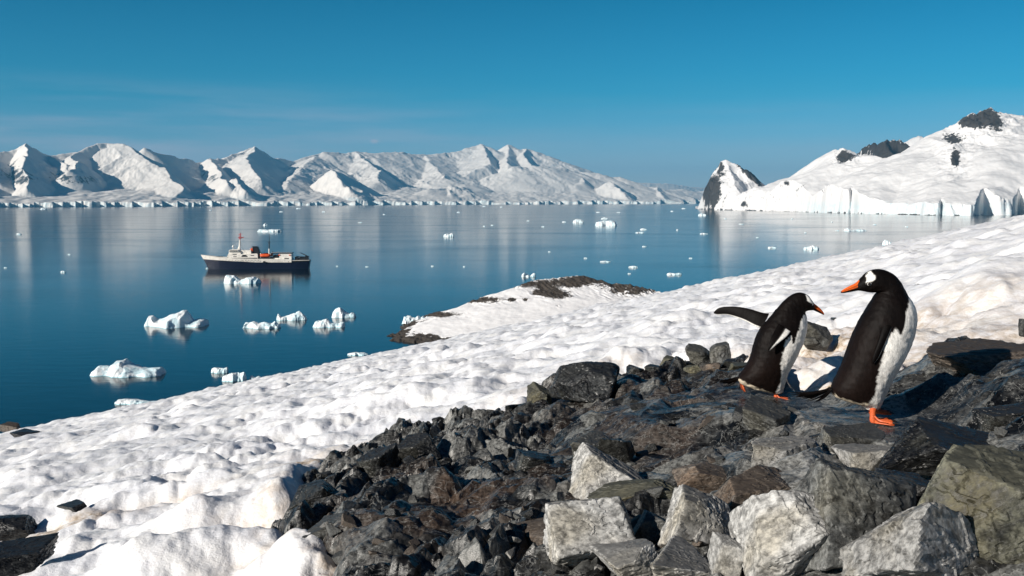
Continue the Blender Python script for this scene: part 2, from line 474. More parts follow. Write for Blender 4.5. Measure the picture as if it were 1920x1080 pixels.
def build_snow():
    nc, nr = 1000, 980
    t = np.linspace(-1, 1, nc)
    u = 0.66 * t + 1.1 * t ** 5
    yy = np.exp(np.linspace(math.log(1.1), math.log(900), nr))
    U, Y = np.meshgrid(u, yy)
    X = U * Y
    Z = ground(X, Y)
    wx = X + 0.16 * fbm(X * 1.3, Y * 1.3, 3, 5); wy = Y + 0.16 * fbm(X * 1.3 + 9, Y * 1.3, 3, 6)
    # sun cups: rounded mounds between hollows, drawn out across the slope
    def cup(sz, seed, ax=1.0):
        _, _, _, _, f1, f2 = cells(wx / sz, wy / (sz * ax), seed)
        return np.clip(1 - f1 * f1 * 1.5, 0, 1)
    amp = 0.25 + 0.95 * sstep(-0.35, 0.55, fbm(X * 0.35, Y * 0.35, 4, 77))
    amp = amp * (1 + 0.55 * sstep(12, 5, Y))
    Z = Z + amp * (0.10 * (cup(1.5, 24, 0.6) - 0.6) + 0.06 * (cup(0.70, 21, 0.7) - 0.6) + 0.05 * (cup(0.27, 22) - 0.6) + 0.020 * (cup(0.115, 23) - 0.6) * sstep(14, 6, Y))
    Z += 0.12 * fbm(X * 0.45, Y * 0.35, 4, 31) + 0.05 * fbm(X * 1.7, Y * 1.7, 4, 32) + 0.010 * fbm(X * 9, Y * 9, 3, 33) * sstep(16, 7, Y)
    Z += 0.9 * fbm(X * 0.03, Y * 0.03, 3, 41) * sstep(40, 160, Y)
    # stronger relief in the nearest snow: banks and melt hollows
    def gauss(px, py, rx, ry, hh, rot=0.0):
        x0, y0 = hit_ground(px, py)
        c, s = math.cos(rot), math.sin(rot)
        dx, dy = X - x0, Y - y0
        a = (dx * c + dy * s) / rx; b = (-dx * s + dy * c) / ry
        return hh * np.exp(-(a * a + b * b))
    Z += gauss(330, 1050, 0.45, 0.28, 0.20, 0.3) + gauss(560, 1050, 0.25, 0.22, 0.07) + gauss(100, 1010, 0.35, 0.2, 0.03)
    Z += gauss(455, 985, 0.24, 0.17, -0.34, 0.2) + gauss(545, 985, 0.16, 0.12, -0.20) + gauss(360, 985, 0.16, 0.16, 0.10) + gauss(250, 955, 0.7, 0.22, -0.06, 0.2)
    Z += gauss(885, 770, 0.24, 0.36, -0.28, -0.5) + gauss(700, 700, 0.5, 0.7, 0.12, -0.3) + gauss(800, 745, 0.3, 0.3, 0.10) + gauss(160, 960, 0.3, 0.15, -0.05)
    Z += gauss(330, 925, 0.6, 0.2, 0.06, 0.15) + gauss(1880, 560, 1.2, 1.0, 0.25) + gauss(1350, 600, 2.0, 1.2, 0.10)
    # stains: melt-out dirt near the rocks and a few separate patches
    d = polydist(X, Y, ROCK)
    near = sstep(-0.8, -0.02, d) * (0.04 + 0.30 * sstep(-0.1, 0.5, fbm(X * 2.5, Y * 2.5, 3, 55)))
    near += sstep(-0.25, 0.0, d) * 0.2 * sstep(-0.2, 0.5, fbm(X * 5, Y * 5, 3, 56))
    def blob(px, py, rx, ry, a, rot=0.0):
        return gauss(px, py, rx, ry, a, rot)
    stain = near + blob(400, 825, 0.45, 0.20, 0.8, 0.2) + blob(345, 845, 0.3, 0.12, 0.5, 0.1) + blob(230, 962, 0.55, 0.13, 0.95, 0.25) + blob(130, 1000, 0.5, 0.12, 0.65, 0.2)
    stain += blob(640, 830, 0.45, 0.2, 0.6, 0.5) + blob(600, 870, 0.3, 0.15, 0.6) + blob(1870, 625, 2.6, 0.5, 0.42, 0.25) + blob(1500, 660, 0.9, 0.7, 0.3) + blob(1760, 610, 1.8, 0.5, 0.2, 0.2)
    stain += blob(500, 1050, 0.4, 0.2, 0.25) + blob(960, 750, 0.4, 0.3, 0.2) + blob(1600, 640, 1.2, 0.5, 0.2)
    Z -= 0.03 * np.clip(stain, 0, 1)
    Z += gauss(1500, 748, 0.35, 0.35, -0.22)
    Z -= 0.24 * sstep(-0.02, 0.28, d) + 0.2 * sstep(0.5, 1.2, d)
    Z = np.maximum(Z, -6)
    V = np.stack([X, Y, Z], -1).reshape(-1, 3)
    o = link_mesh('snow_slope', V, gridfaces(nr, nc), M['snow'], smooth=True, attrs={'stain': np.clip(stain * 1.35, 0, 1).ravel()})
    tag(o, kind='structure')
build_snow()

def rock_height(X, Y):
    """height of the bedrock above the ground plane, plus cell tone"""
    wx = X + 0.07 * fbm(X * 1.7, Y * 1.7, 2, 101) + 0.006 * fbm(X * 16, Y * 16, 2, 103)
    wy = Y + 0.07 * fbm(X * 1.7 + 5, Y * 1.7, 2, 102) + 0.006 * fbm(X * 16 + 7, Y * 16, 2, 104)
    d = polydist(X, Y, ROCK)
    left = sstep(0.9, -0.1, X)              # the jagged black rib on the left
    a, t1 = blocks(wx, wy, 0.50, 201, 1.5, 0.7, 0.16, 0.25, 0.9, (0.14, 0.0))
    b, t2 = blocks(wx, wy, 0.20, 202, 2.1, 0.85, 0.16, 0.30, 1.5, (0.22, 0.0))
    c, t3 = blocks(wx, wy, 0.085, 203, 2.2, 0.75, 0.22, 0.45, 1.7, (0.2, 0.0))
    f, t4 = blocks(wx, wy, 0.036, 204, 1.4, 0.4, 0.2, 0.5, 1.2, (0.1, 0.0))
    flat = 0.35 + 0.65 * sstep(-0.25, 0.15, fbm(X * 1.4 + 3, Y * 1.4, 3, 209)) 
    flat = np.maximum(flat, left)
    for bx_, by_, br_ in ((850, 965, 0.55), (1230, 800, 0.9), (720, 1040, 0.35), (1830, 690, 0.8)):
        qx_, qy_ = hit_ground(bx_, by_)
        flat = flat * (1 - 0.65 * np.exp(-((X - qx_) ** 2 + (Y - qy_) ** 2) / br_ ** 2))
    Z = a * (0.75 - 0.25 * left) + b * (0.60 + 0.35 * left) * flat + c * (0.50 + 0.55 * left) * flat + 0.45 * f * flat
    Z += 0.05 * fbm(X * 0.9, Y * 0.9, 3, 208) + 0.0015 * fbm(X * 30, Y * 30, 3, 207)
    Z += 0.03
    # the rib stands proud of the snow along its left edge
    Z += 0.06 * left * sstep(0.0, 0.25, d) * sstep(1.0, 0.35, d)
    # the dip that holds the big loose blocks in front
    # ledges the penguins stand on
    for (fx, fy), fz, rr in ((FEET_R, FEETZ_R, 0.30), (FEET_L, FEETZ_L, 0.28)):
        q = np.hypot((X - fx - 0.02) / 1.25, np.where(Y < fy, (fy - Y) * 0.42, Y - fy))
        k = sstep(rr * 1.7, rr * 0.5, q)
        Z = Z * (1 - k) + k * (0.12 * (Z - 0.03) + fz - ground(X, Y) - 0.004 - 0.10 * np.maximum(fy - 0.05 - Y, 0))
    Z = Z - 0.5 * sstep(0.10, -0.12, d + 0.05 * fbm(X * 5, Y * 5, 3, 210))
    tone = np.clip(0.5 + 1.5 * (0.2 * t1 + 0.35 * t2 + 0.45 * t3 - 0.5), 0, 1)
    return Z, tone, d
def _celltone(x, y, size, seed, ax, rot):
    c, s = math.cos(rot), math.sin(rot)
    cx, cy, *_ = cells((x * c + y * s) / size, (-x * s + y * c) / (size * ax), seed)
    return _hash(cx, cy, seed + 40)
def build_bedrock():
    nc, nr = 1350, 900
    u = np.linspace(-0.36, 0.80, nc)
    yy = np.exp(np.linspace(math.log(1.7), math.log(17), nr))
    U, Y = np.meshgrid(u, yy)
    X = U * Y
    Zr, tone, d = rock_height(X, Y)
    G = ground(X, Y)
    px, py = to_px(X, Y, G)
    def g(cx, cy, rx, ry):
        return np.exp(-(((px - cx) / rx) ** 2 + ((py - cy) / ry) ** 2))
    pale = g(1560, 1010, 190, 130) + 0.9 * g(1450, 860, 120, 70) + 0.6 * g(1640, 860, 90, 50) + 0.4 * g(1500, 790, 120, 50) + 0.25 * g(640, 900, 110, 60) + 0.15
    pale *= sstep(-0.2, 0.3, fbm(X * 2, Y * 2, 3, 301) + 0.25)
    brown = g(850, 960, 170, 70) * 1.0 + 0.8 * g(1230, 790, 190, 70) + 0.7 * g(1830, 670, 140, 30) + 0.5 * g(700, 1040, 160, 60) + 0.3 * g(1000, 900, 200, 60)
    brown *= sstep(-0.35, 0.25, fbm(X * 2.3 + 4, Y * 2.3, 3, 302))
    V = np.stack([X, Y, G + Zr], -1).reshape(-1, 3)
    keep = (d > -0.6)
    Fc = gridfaces(nr, nc)
    k = keep.ravel()
    Fc = Fc[k[Fc].all(1)]
    used = np.unique(Fc); remap = np.zeros(len(V), np.int64); remap[used] = np.arange(len(used))
    at = {'pale': np.clip(pale, 0, 1).ravel()[used], 'brown': np.clip(brown, 0, 1).ravel()[used], 'cell': tone.ravel()[used]}
    o = link_mesh('bedrock', V[used], remap[Fc], M['bedrock'], smooth=False, attrs=at)
    tag(o, kind='structure')
build_bedrock()
def rock_z(x, y):
    z, _, d = rock_height(np.array([[x]], float), np.array([[y]], float))
    return float(z[0, 0]) + ground(x, y), float(d[0, 0])

# ------------------------------------------------------------------ loose rocks
_ico = {}
def ico(sub):
    if sub not in _ico:
        bm = bmesh.new(); bmesh.ops.create_icosphere(bm, subdivisions=sub, radius=1.0)
        bm.verts.ensure_lookup_table()
        V = np.array([v.co[:] for v in bm.verts]); Fc = np.array([[v.index for v in f.verts] for f in bm.faces])
        bm.free(); _ico[sub] = (V, Fc)
    return _ico[sub]
FT = []
def rock_mesh(seed, size, sub=4, nplanes=11, slab=1.0, rough=1.0):
    """an angular block: intersection of random half-spaces, chipped by noise"""
    r = np.random.RandomState(seed)
    D, Fc = ico(sub)
    D = D / np.linalg.norm(D, axis=1)[:, None]
    n = []; c = []
    for ax in range(3):
        for sg in (-1, 1):
            v = np.zeros(3); v[ax] = sg; v += r.normal(0, 0.22, 3); n.append(v / np.linalg.norm(v)); c.append(r.uniform(0.72, 0.95))
    for i in range(nplanes - 6):
        v = r.normal(0, 1, 3); n.append(v / np.linalg.norm(v)); c.append(r.uniform(0.72, 1.02))
    n = np.array(n); c = np.array(c)
    Dw = D + 0.05 * np.stack([noise3(D, 2.2, seed % 97 + i * 5, 2) for i in range(3)], 1) * rough * 0.6
    Dw /= np.linalg.norm(Dw, axis=1)[:, None]
    dt = Dw @ n.T
    R = np.where(dt > 0.05, c[None, :] / np.maximum(dt, 0.05), 9.0)
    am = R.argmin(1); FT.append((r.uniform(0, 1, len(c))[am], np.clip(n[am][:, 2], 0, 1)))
    R = np.sort(R, 1)
    rr = R[:, 0] - 0.03 * np.exp(-(R[:, 1] - R[:, 0]) / 0.03)
    rr = rr * (1 + 0.013 * rough * noise3(D, 4.5, seed % 89 + 31, 3) + 0.006 * rough * noise3(D, 14, seed % 83 + 41, 2))
    sc = noise3(D, 2.6, seed % 71 + 3, 3)
    rr = rr * (1 - 0.035 * sstep(0.12, 0.15, sc) - 0.03 * sstep(-0.30, -0.33, sc) + 0.005 * noise3(D, 9, seed % 53, 3))
    V = D * rr[:, None] * np.array(size)[None, :]
    return V, Fc
NROCK = [0]
def rock_attrs():
    f_, u_ = FT[-1]
    return {'face': f_, 'crust_shade': u_}
def place_rock(px, py, w, h, mat, label, seed=None, depth=0.8, tilt=(0, 0), yaw=None, sub=None, cat='rock', name='rock', group=None, sink=0.25, lift=0.0, nplanes=11, on='rock'):
    """px,py: centre of the rock in the photograph; w,h its size there, in photo pixels"""
    NROCK[0] += 1
    seed = seed or NROCK[0] * 37 + 5
    x, y = hit_ground(px, py + h * 0.42, -0.0)
    s = math.hypot(x, y) / F
    W = w * s * 0.5; Hh = h * s * 0.5
    rr = random.Random(seed)
    view = 0.30
    size = (W * 1.12, W * depth, max(Hh * 1.15 - W * depth * view * 0.35, W * 0.28))
    sub = sub or (6 if w > 95 else 5 if w > 45 else 4)
    V, Fc = rock_mesh(seed, size, sub, nplanes)
    yaw = rr.uniform(-0.5, 0.5) if yaw is None else yaw
    R = Matrix.Rotation(yaw, 3, 'Z') @ Matrix.Rotation(tilt[0], 3, 'Y') @ Matrix.Rotation(tilt[1], 3, 'X')
    V = V @ np.array(R).T
    zb = V[:, 2].min(); ht = V[:, 2].max() - zb
    cx, cy = x, y + W * depth * 0.45
    if on == 'rock':
        zg = rock_z(cx, cy)[0]
    else:
        zg = ground(cx, cy) + 0.10
    # put the middle of the rock where the photograph has it
    _, _, zc = at_depth(px, py, cy)
    zc = min(zc, zg + ht * 0.5 + 0.02) ; zc = max(zc, zg - ht * 0.15)
    cx = at_depth(px, py, cy)[0]
    o = link_mesh(name, V, Fc, M['rock_' + mat], smooth=False, attrs=rock_attrs())
    o.location = (cx, cy, zc + lift)
    tag(o, label, cat, group)
    return o

BIG = [
 # px, py, w, h, mat, depth, tilt, label
 (1098, 718, 140, 92, 'dark', 0.85, (0.0, 0.1), 'large black boulder with a pale streaked left side, highest at the snow edge'),
 (1102, 732, 66, 26, 'grey', 0.8, (-0.1, 0.2), 'flat grey slab leaning against the front of the large black boulder'),
 (1012, 745, 46, 42, 'olive', 0.8, (0.2, 0.1), 'greenish block wedged at the left foot of the large black boulder'),
 (940, 765, 34, 30, 'olive', 0.9, (0, 0), 'rounded yellow green stone at the left end of the cluster in the snow'),
 (968, 772, 40, 30, 'dark', 0.9, (0, 0), 'dark stone in the middle of the small cluster in the snow'),
 (988, 768, 24, 24, 'olive', 0.9, (0, 0), 'small tan stone beside the greenish block at the snow edge'),
 (1112, 838, 96, 62, 'grey', 0.8, (0.1, 0.2), 'dark grey block crossed by one straight white vein'),
 (1135, 893, 120, 84, 'pale', 0.7, (0.30, -0.10), 'white wedge shaped block with a dark flat top'),
 (1197, 925, 154, 56, 'olive', 0.55, (-0.22, 0.1), 'long olive brown slab lying in front of the white wedge block'),
 (1320, 898, 125, 46, 'brown', 0.6, (-0.02, 0.2), 'long flat brown slab right of the olive slab'),
 (1102, 1003, 172, 135, 'pale', 0.7, (-0.22, -0.25), 'big grey angular block with a pale front and shaded right face'),
 (1318, 975, 128, 108, 'pale', 0.7, (0.20, -0.30), 'cream coloured block with a flat broad face, left of the long brown grey block'),
 (1222, 992, 66, 60, 'grey', 0.9, (0.3, 0.1), 'small striped grey block between the big grey block and the cream block'),
 (1192, 1052, 92, 66, 'pale', 0.9, (-0.3, 0.1), 'tilted pale block at the bottom edge under the striped grey block'),
 (1278, 1062, 124, 56, 'pale', 0.8, (0.05, 0.1), 'low pale slab at the bottom edge below the cream block'),
 (1366, 1052, 54, 88, 'pale', 0.7, (0.1, 0.1), 'upright pointed pale splinter at the bottom edge right of the cream block'),
 (1000, 1010, 140, 56, 'brown', 0.6, (-0.25, 0.1), 'long tan slab left of the big grey angular block'),
 (1438, 787, 92, 66, 'grey', 0.9, (0.15, 0.1), 'upright cracked greenish grey block below the two penguins'),
 (1472, 858, 150, 84, 'pale', 0.8, (0.05, 0.2), 'bright fractured white block below the cracked greenish block'),
 (1420, 925, 148, 82, 'brown', 0.8, (-0.2, 0.2), 'large brown grey block below the bright fractured white block'),
 (1480, 1012, 200, 165, 'pale', 0.7, (-0.55, -0.38), 'huge pale block at the bottom edge, left of the huge streaked grey slab'),
 (1748, 1025, 260, 150, 'pale', 0.6, (0.22, -0.35), 'broad speckled grey block at the bottom, between the huge pale slab and the shaded boulder'),
 (1865, 965, 260, 210, 'olive', 0.8, (0.25, 0.1), 'big lichen spotted boulder in the lower right corner with a smooth dark top'),
 (1628, 862, 80, 56, 'pale', 0.8, (-0.3, 0.1), 'small white wedge standing in a black crevice under the right penguin'),
 (1775, 845, 210, 84, 'dark', 0.7, (0.15, 0.2), 'smooth dark boulder right of and below the right penguin feet'),
 (1590, 832, 110, 58, 'grey', 0.8, (0.1, 0.2), 'grey scraped block just under the tail of the right penguin'),
 (1840, 672, 210, 46, 'brown', 0.9, (-0.02, 0.0), 'wide smooth brown slab behind the right penguin at the snow edge'),
 (1885, 790, 110, 60, 'dark', 0.9, (0.1, 0.1), 'dark rounded rock at the right edge, level with the penguin feet'),
 (1000, 870, 70, 44, 'dark', 0.9, (0.1, 0.1), 'black angular rock left of the white veined block'),
 (1160, 850, 60, 56, 'dark', 0.9, (0.1, 0.1), 'black rock added as the shadow on the right side of the white veined block'),  # dark rock added in place of the veined block's shadow
 (590, 935, 100, 62, 'dark', 0.7, (-0.3, 0.1), 'pale streaked black block low on the jagged rib beside the snow'),
 (640, 1010, 110, 60, 'grey', 0.8, (-0.2, 0.1), 'rounded grey rock at the lower left corner of the outcrop'),
 (700, 880, 70, 60, 'dark', 0.7, (-0.3, 0.1), 'tall black splinter near the middle of the jagged rib'),
 (790, 850, 80, 60, 'dark', 0.7, (-0.3, 0.1), 'black glossy block near the top of the jagged rib'),
 (1605, 965, 215, 200, 'grey', 0.6, (0.22, -0.30), 'huge streaked grey slab with a dark top, right of the palest bottom slab'),
 (1690, 925, 120, 90, 'dark', 0.8, (0.2, 0.1), 'black wrinkled block behind the huge streaked slab'),
]
for i, (px, py, w_, h_, mt, dp, ti, lb) in enumerate(BIG):
    place_rock(px, py, w_, h_, mt, lb, seed=1000 + i * 13 + (5 if i == 0 else 0), depth=dp, tilt=ti, nplanes=17 if i == 0 or px == 1480 else 13 if w_ > 200 else 10)
SNOWROCKS = [
 (1532, 634, 58, 48, 'grey', 'grey rock standing in the snow between the two penguins'),
 (1512, 652, 34, 18, 'grey', 'low flat grey stone at the left foot of the grey rock between the penguins'),
 (1720, 552, 28, 20, 'grey', 'lone pointed grey rock in the snow right of the taller penguin neck'),
 (1745, 560, 20, 8, 'dark', 'thin dark stone beside the lone pointed rock in the snow'),
 (20, 802, 30, 16, 'brown', 'reddish brown rock at the far left where the snow meets the water'),
 (44, 817, 46, 10, 'dark', 'flat black rock in the snow at the far left edge'),
 (12, 992, 90, 46, 'dark', 'black rock at the left edge of the photo beside the dirty snow'),
 (18, 1066, 120, 44, 'dark', 'black sloping rock in the lower left corner'),
 (140, 972, 50, 9, 'dark', 'thin dark stone melting out of the brown stained snow'),
 (1917, 628, 12, 30, 'dark', 'narrow dark upright rock cut off by the right edge of the photo'),
 (1570, 616, 26, 8, 'dark', 'sliver of dark stone in the snow left of the right penguin back'),
]
for i, (px, py, w_, h_, mt, lb) in enumerate(SNOWROCKS):
    place_rock(px, py, w_, h_, mt, lb, seed=3000 + i * 17, depth=0.8, on='snow', nplanes=10)
ROW = [(1190, 706, 34, 26, 'dark'), (1207, 694, 18, 18, 'grey'), (1222, 700, 30, 24, 'dark'), (1243, 688, 20, 16, 'grey'), (1256, 682, 30, 30, 'olive'), (1284, 676, 32, 26, 'olive'),
       (1313, 668, 42, 42, 'grey'), (1349, 664, 44, 42, 'grey'), (1376, 652, 34, 16, 'dark'), (1392, 688, 52, 20, 'olive'), (1300, 692, 30, 18, 'olive'), (1270, 700, 30, 16, 'dark'), (1335, 690, 34, 18, 'brown'), (1398, 655, 30, 18, 'grey'), (1365, 682, 22, 18, 'dark')]
ROWL = ['leftmost', 'second', 'third', 'fourth', 'fifth', 'sixth', 'tall faceted', 'broad upright', 'thin upper', 'olive flat', 'low olive', 'low dark', 'low brown', 'rightmost', 'small dark front']
for i, (px, py, w_, h_, mt) in enumerate(ROW):
    nm = {'dark': 'black', 'grey': 'grey', 'olive': 'greenish', 'brown': 'brown'}[mt]
    if i < 6: lb = '%s %s stone from the left in the row along the snow edge' % (ROWL[i], nm) if i else 'leftmost black stone in the row beside the large black boulder'
    else: lb = '%s stone of %s tone in the row just left of the smaller penguin' % (ROWL[i], nm)
    place_rock(px, py, w_, h_, mt, lb, seed=4000 + i * 19, depth=0.9, group='row of stones along the snow edge')

# smaller broken stones strewn over the outcrop
SHORT = ['large black boulder', 'flat slab before the black boulder', 'greenish block by the black boulder', 'yellow green stone in the snow', 'dark stone in the snow cluster', 'tan stone at the snow edge',
  'white veined dark block', 'white wedge block', 'long olive slab', 'long flat brown slab', 'big grey angular block', 'cream coloured block', 'small striped grey block', 'tilted pale bottom block', 'low pale bottom slab',
  'upright pale splinter', 'long tan slab', 'cracked greenish block', 'fractured white block', 'large brown grey block', 'huge pale slab', 'broad speckled block', 'lichen spotted corner boulder', 'small white wedge below the penguin',
  'smooth dark boulder below the penguin', 'scraped block under the penguin tail', 'smooth brown slab behind the penguin', 'dark rounded rock at the right edge', 'black rock left of the veined block', 'added shadow rock right of the veined block',
  'pale streaked black block on the rib', 'rounded grey rock at lower left', 'tall black splinter on the rib', 'black glossy block on the rib', 'huge streaked grey slab', 'black wrinkled block behind it']
def scatter_rocks():
    rr = random.Random(5)
    zones = [  # x0,x1,y0,y1,count,smin,smax,mats,label
        (930, 1450, 930, 1090, 60, 16, 46, ['pale', 'grey', 'brown', 'grey'], 'small angular stone among the loose pale blocks at the bottom'),
        (1040, 1400, 770, 900, 28, 12, 34, ['grey', 'brown', 'dark', 'dark'], 'small angular stone on the dark shattered bedrock behind the loose blocks'),
        (560, 1000, 800, 960, 26, 12, 34, ['dark', 'dark', 'grey'], 'small black angular stone on the jagged rib beside the snow'),
        (620, 1000, 960, 1085, 34, 12, 36, ['brown', 'grey', 'dark', 'brown'], 'small brownish stone on the crumbling rock at the lower left of the outcrop'),
        (1400, 1900, 760, 900, 40, 12, 34, ['grey', 'pale', 'dark'], 'small angular stone on the bedrock below the penguins'),
    ]
    protos = {}; used = set()
    for zi, (x0, x1, y0, y1, n, s0, s1, mats, lb) in enumerate(zones):
        k = 0
        for k_ in range(n * 6):
            if k >= n: break
            px = rr.uniform(x0, x1); py = rr.uniform(y0, y1)
            x, y = hit_ground(px, py)
            if math.hypot(x - FEET_R[0] - .03, y - FEET_R[1]) < 0.28 or math.hypot(x - FEET_L[0] + 0.05, y - FEET_L[1]) < 0.3: continue
            z, d = rock_z(x, y)
            if d < 0.05: continue
            s = rr.uniform(s0, s1) * y / F * 0.5
            mt = rr.choice(mats); v = rr.randrange(5)
            best = min(range(len(BIG)), key=lambda q: abs(BIG[q][0] - px) / BIG[q][2] + abs(BIG[q][1] - py) / BIG[q][3])
            bx_, by_, bw, bh = BIG[best][:4]
            dx = (px - bx_) / bw; dy = (py - by_) / bh
            rel = ('against' if max(abs(dx), abs(dy)) < 0.45 else 'left of' if dx < 0 and abs(dx) > abs(dy) else 'right of' if abs(dx) > abs(dy) else 'below' if dy > 0 else 'above')
            ln = 'very small' if s * 2 * F / y < 20 else 'small' if s * 2 * F / y < 30 else 'medium sized'
            cn_ = {'dark': 'black', 'grey': 'grey', 'pale': 'pale', 'brown': 'brownish', 'olive': 'olive'}[mt]
            lab = '%s %s stone %s the %s' % (ln, cn_, rel, SHORT[best])
            if lab in used: continue
            used.add(lab); k += 1
            if (mt, v) not in protos:
                V, Fc = rock_mesh(7000 + v * 7 + len(protos), (1, 0.75, 0.6), 4, 9 + v, rough=1.2)
                o = link_mesh('stone', V, Fc, M['rock_' + mt], smooth=False, attrs=rock_attrs()); protos[(mt, v)] = o.data
            else:
                o = bpy.data.objects.new('stone', protos[(mt, v)]); COL.objects.link(o)
            o.scale = (s, s, s * rr.uniform(0.7, 1.2)); o.location = (x, y, z + s * 0.2)
            o.rotation_euler = (rr.uniform(-.5, .5), rr.uniform(-.5, .5), rr.uniform(0, 6.28))
            tag(o, lab, 'stone', lb.replace(' stone ', ' stones ', 1))
scatter_rocks()

# ------------------------------------------------------------------ penguins
def smoothcurve(P, n):
    """Catmull-Rom through the rows of P, resampled to n rows"""
    P = np.asarray(P, float); m = len(P)
    Q = np.vstack([2 * P[0] - P[1], P, 2 * P[-1] - P[-2]])
    t = np.linspace(0, m - 1 - 1e-9, n); i = t.astype(int); f = (t - i)[:, None]
    p0, p1, p2, p3 = Q[i], Q[i + 1], Q[i + 2], Q[i + 3]
    return 0.5 * ((2 * p1) + (-p0 + p2) * f + (2 * p0 - 5 * p1 + 4 * p2 - p3) * f ** 2 + (-p0 + 3 * p1 - 3 * p2 + p3) * f ** 3)
def plumage_mat():
    m, t, b = newmat('plumage', 0.55, 0.35)
    a = attr(t, 'Col')
    v = objco(t)
    mpn = N(t, 'ShaderNodeMapping'); mpn.inputs['Scale'].default_value = (1.0, 1.0, 0.35); L(t, v, mpn.inputs[0])
    n = noise(t, 220, 4, 0.7, mpn.outputs[0]); n2 = noise(t, 26, 4, 0.6, mpn.outputs[0])
    c = mixc(t, 1.0, a.outputs['Color'], N_rgb(t, mrange(t, n, 0.3, 0.75, 0.7, 1.25)), 'MULTIPLY')
    c = mixc(t, 1.0, c, N_rgb(t, mrange(t, n2, 0.3, 0.7, 0.85, 1.1)), 'MULTIPLY')
    L(t, c, b.inputs['Base Color'])
    b.inputs['Specular IOR Level'].default_value = 0.08
    p = bump(t, n2, 0.3, 0.01, None); bump(t, n, 0.5, 0.002, b, p)
    return m
M['plumage'] = plumage_mat()
def skin_mat(name, c, rough):
    m, t, b = newmat(name, rough, 0.5, c)
    n = noise(t, 180, 3, 0.6, objco(t))
    L(t, mixc(t, mrange(t, n, 0.3, 0.7), tuple(x * 0.75 for x in c), tuple(min(1, x * 1.2) for x in c)), b.inputs['Base Color'])
    bump(t, n, 0.3, 0.002, b)
    return m
M['foot'] = skin_mat('orange_foot_skin', (0.60, 0.11, 0.03), 0.5)
M['claw'] = skin_mat('dark_claw', (0.02, 0.016, 0.014), 0.35)
M['eye'], _, _ = newmat('dark_eye', 0.08, 0.8, (0.02, 0.012, 0.01))
BLACK = np.array([0.0050, 0.0036, 0.0034, 1.0]); BROWN = np.array([0.010, 0.006, 0.005, 1.0]); WHITE = np.array([0.93, 0.90, 0.85, 1.0]); CREAM = np.array([0.55, 0.47, 0.36, 1.0])
ORANGE = np.array([0.80, 0.13, 0.02, 1.0])

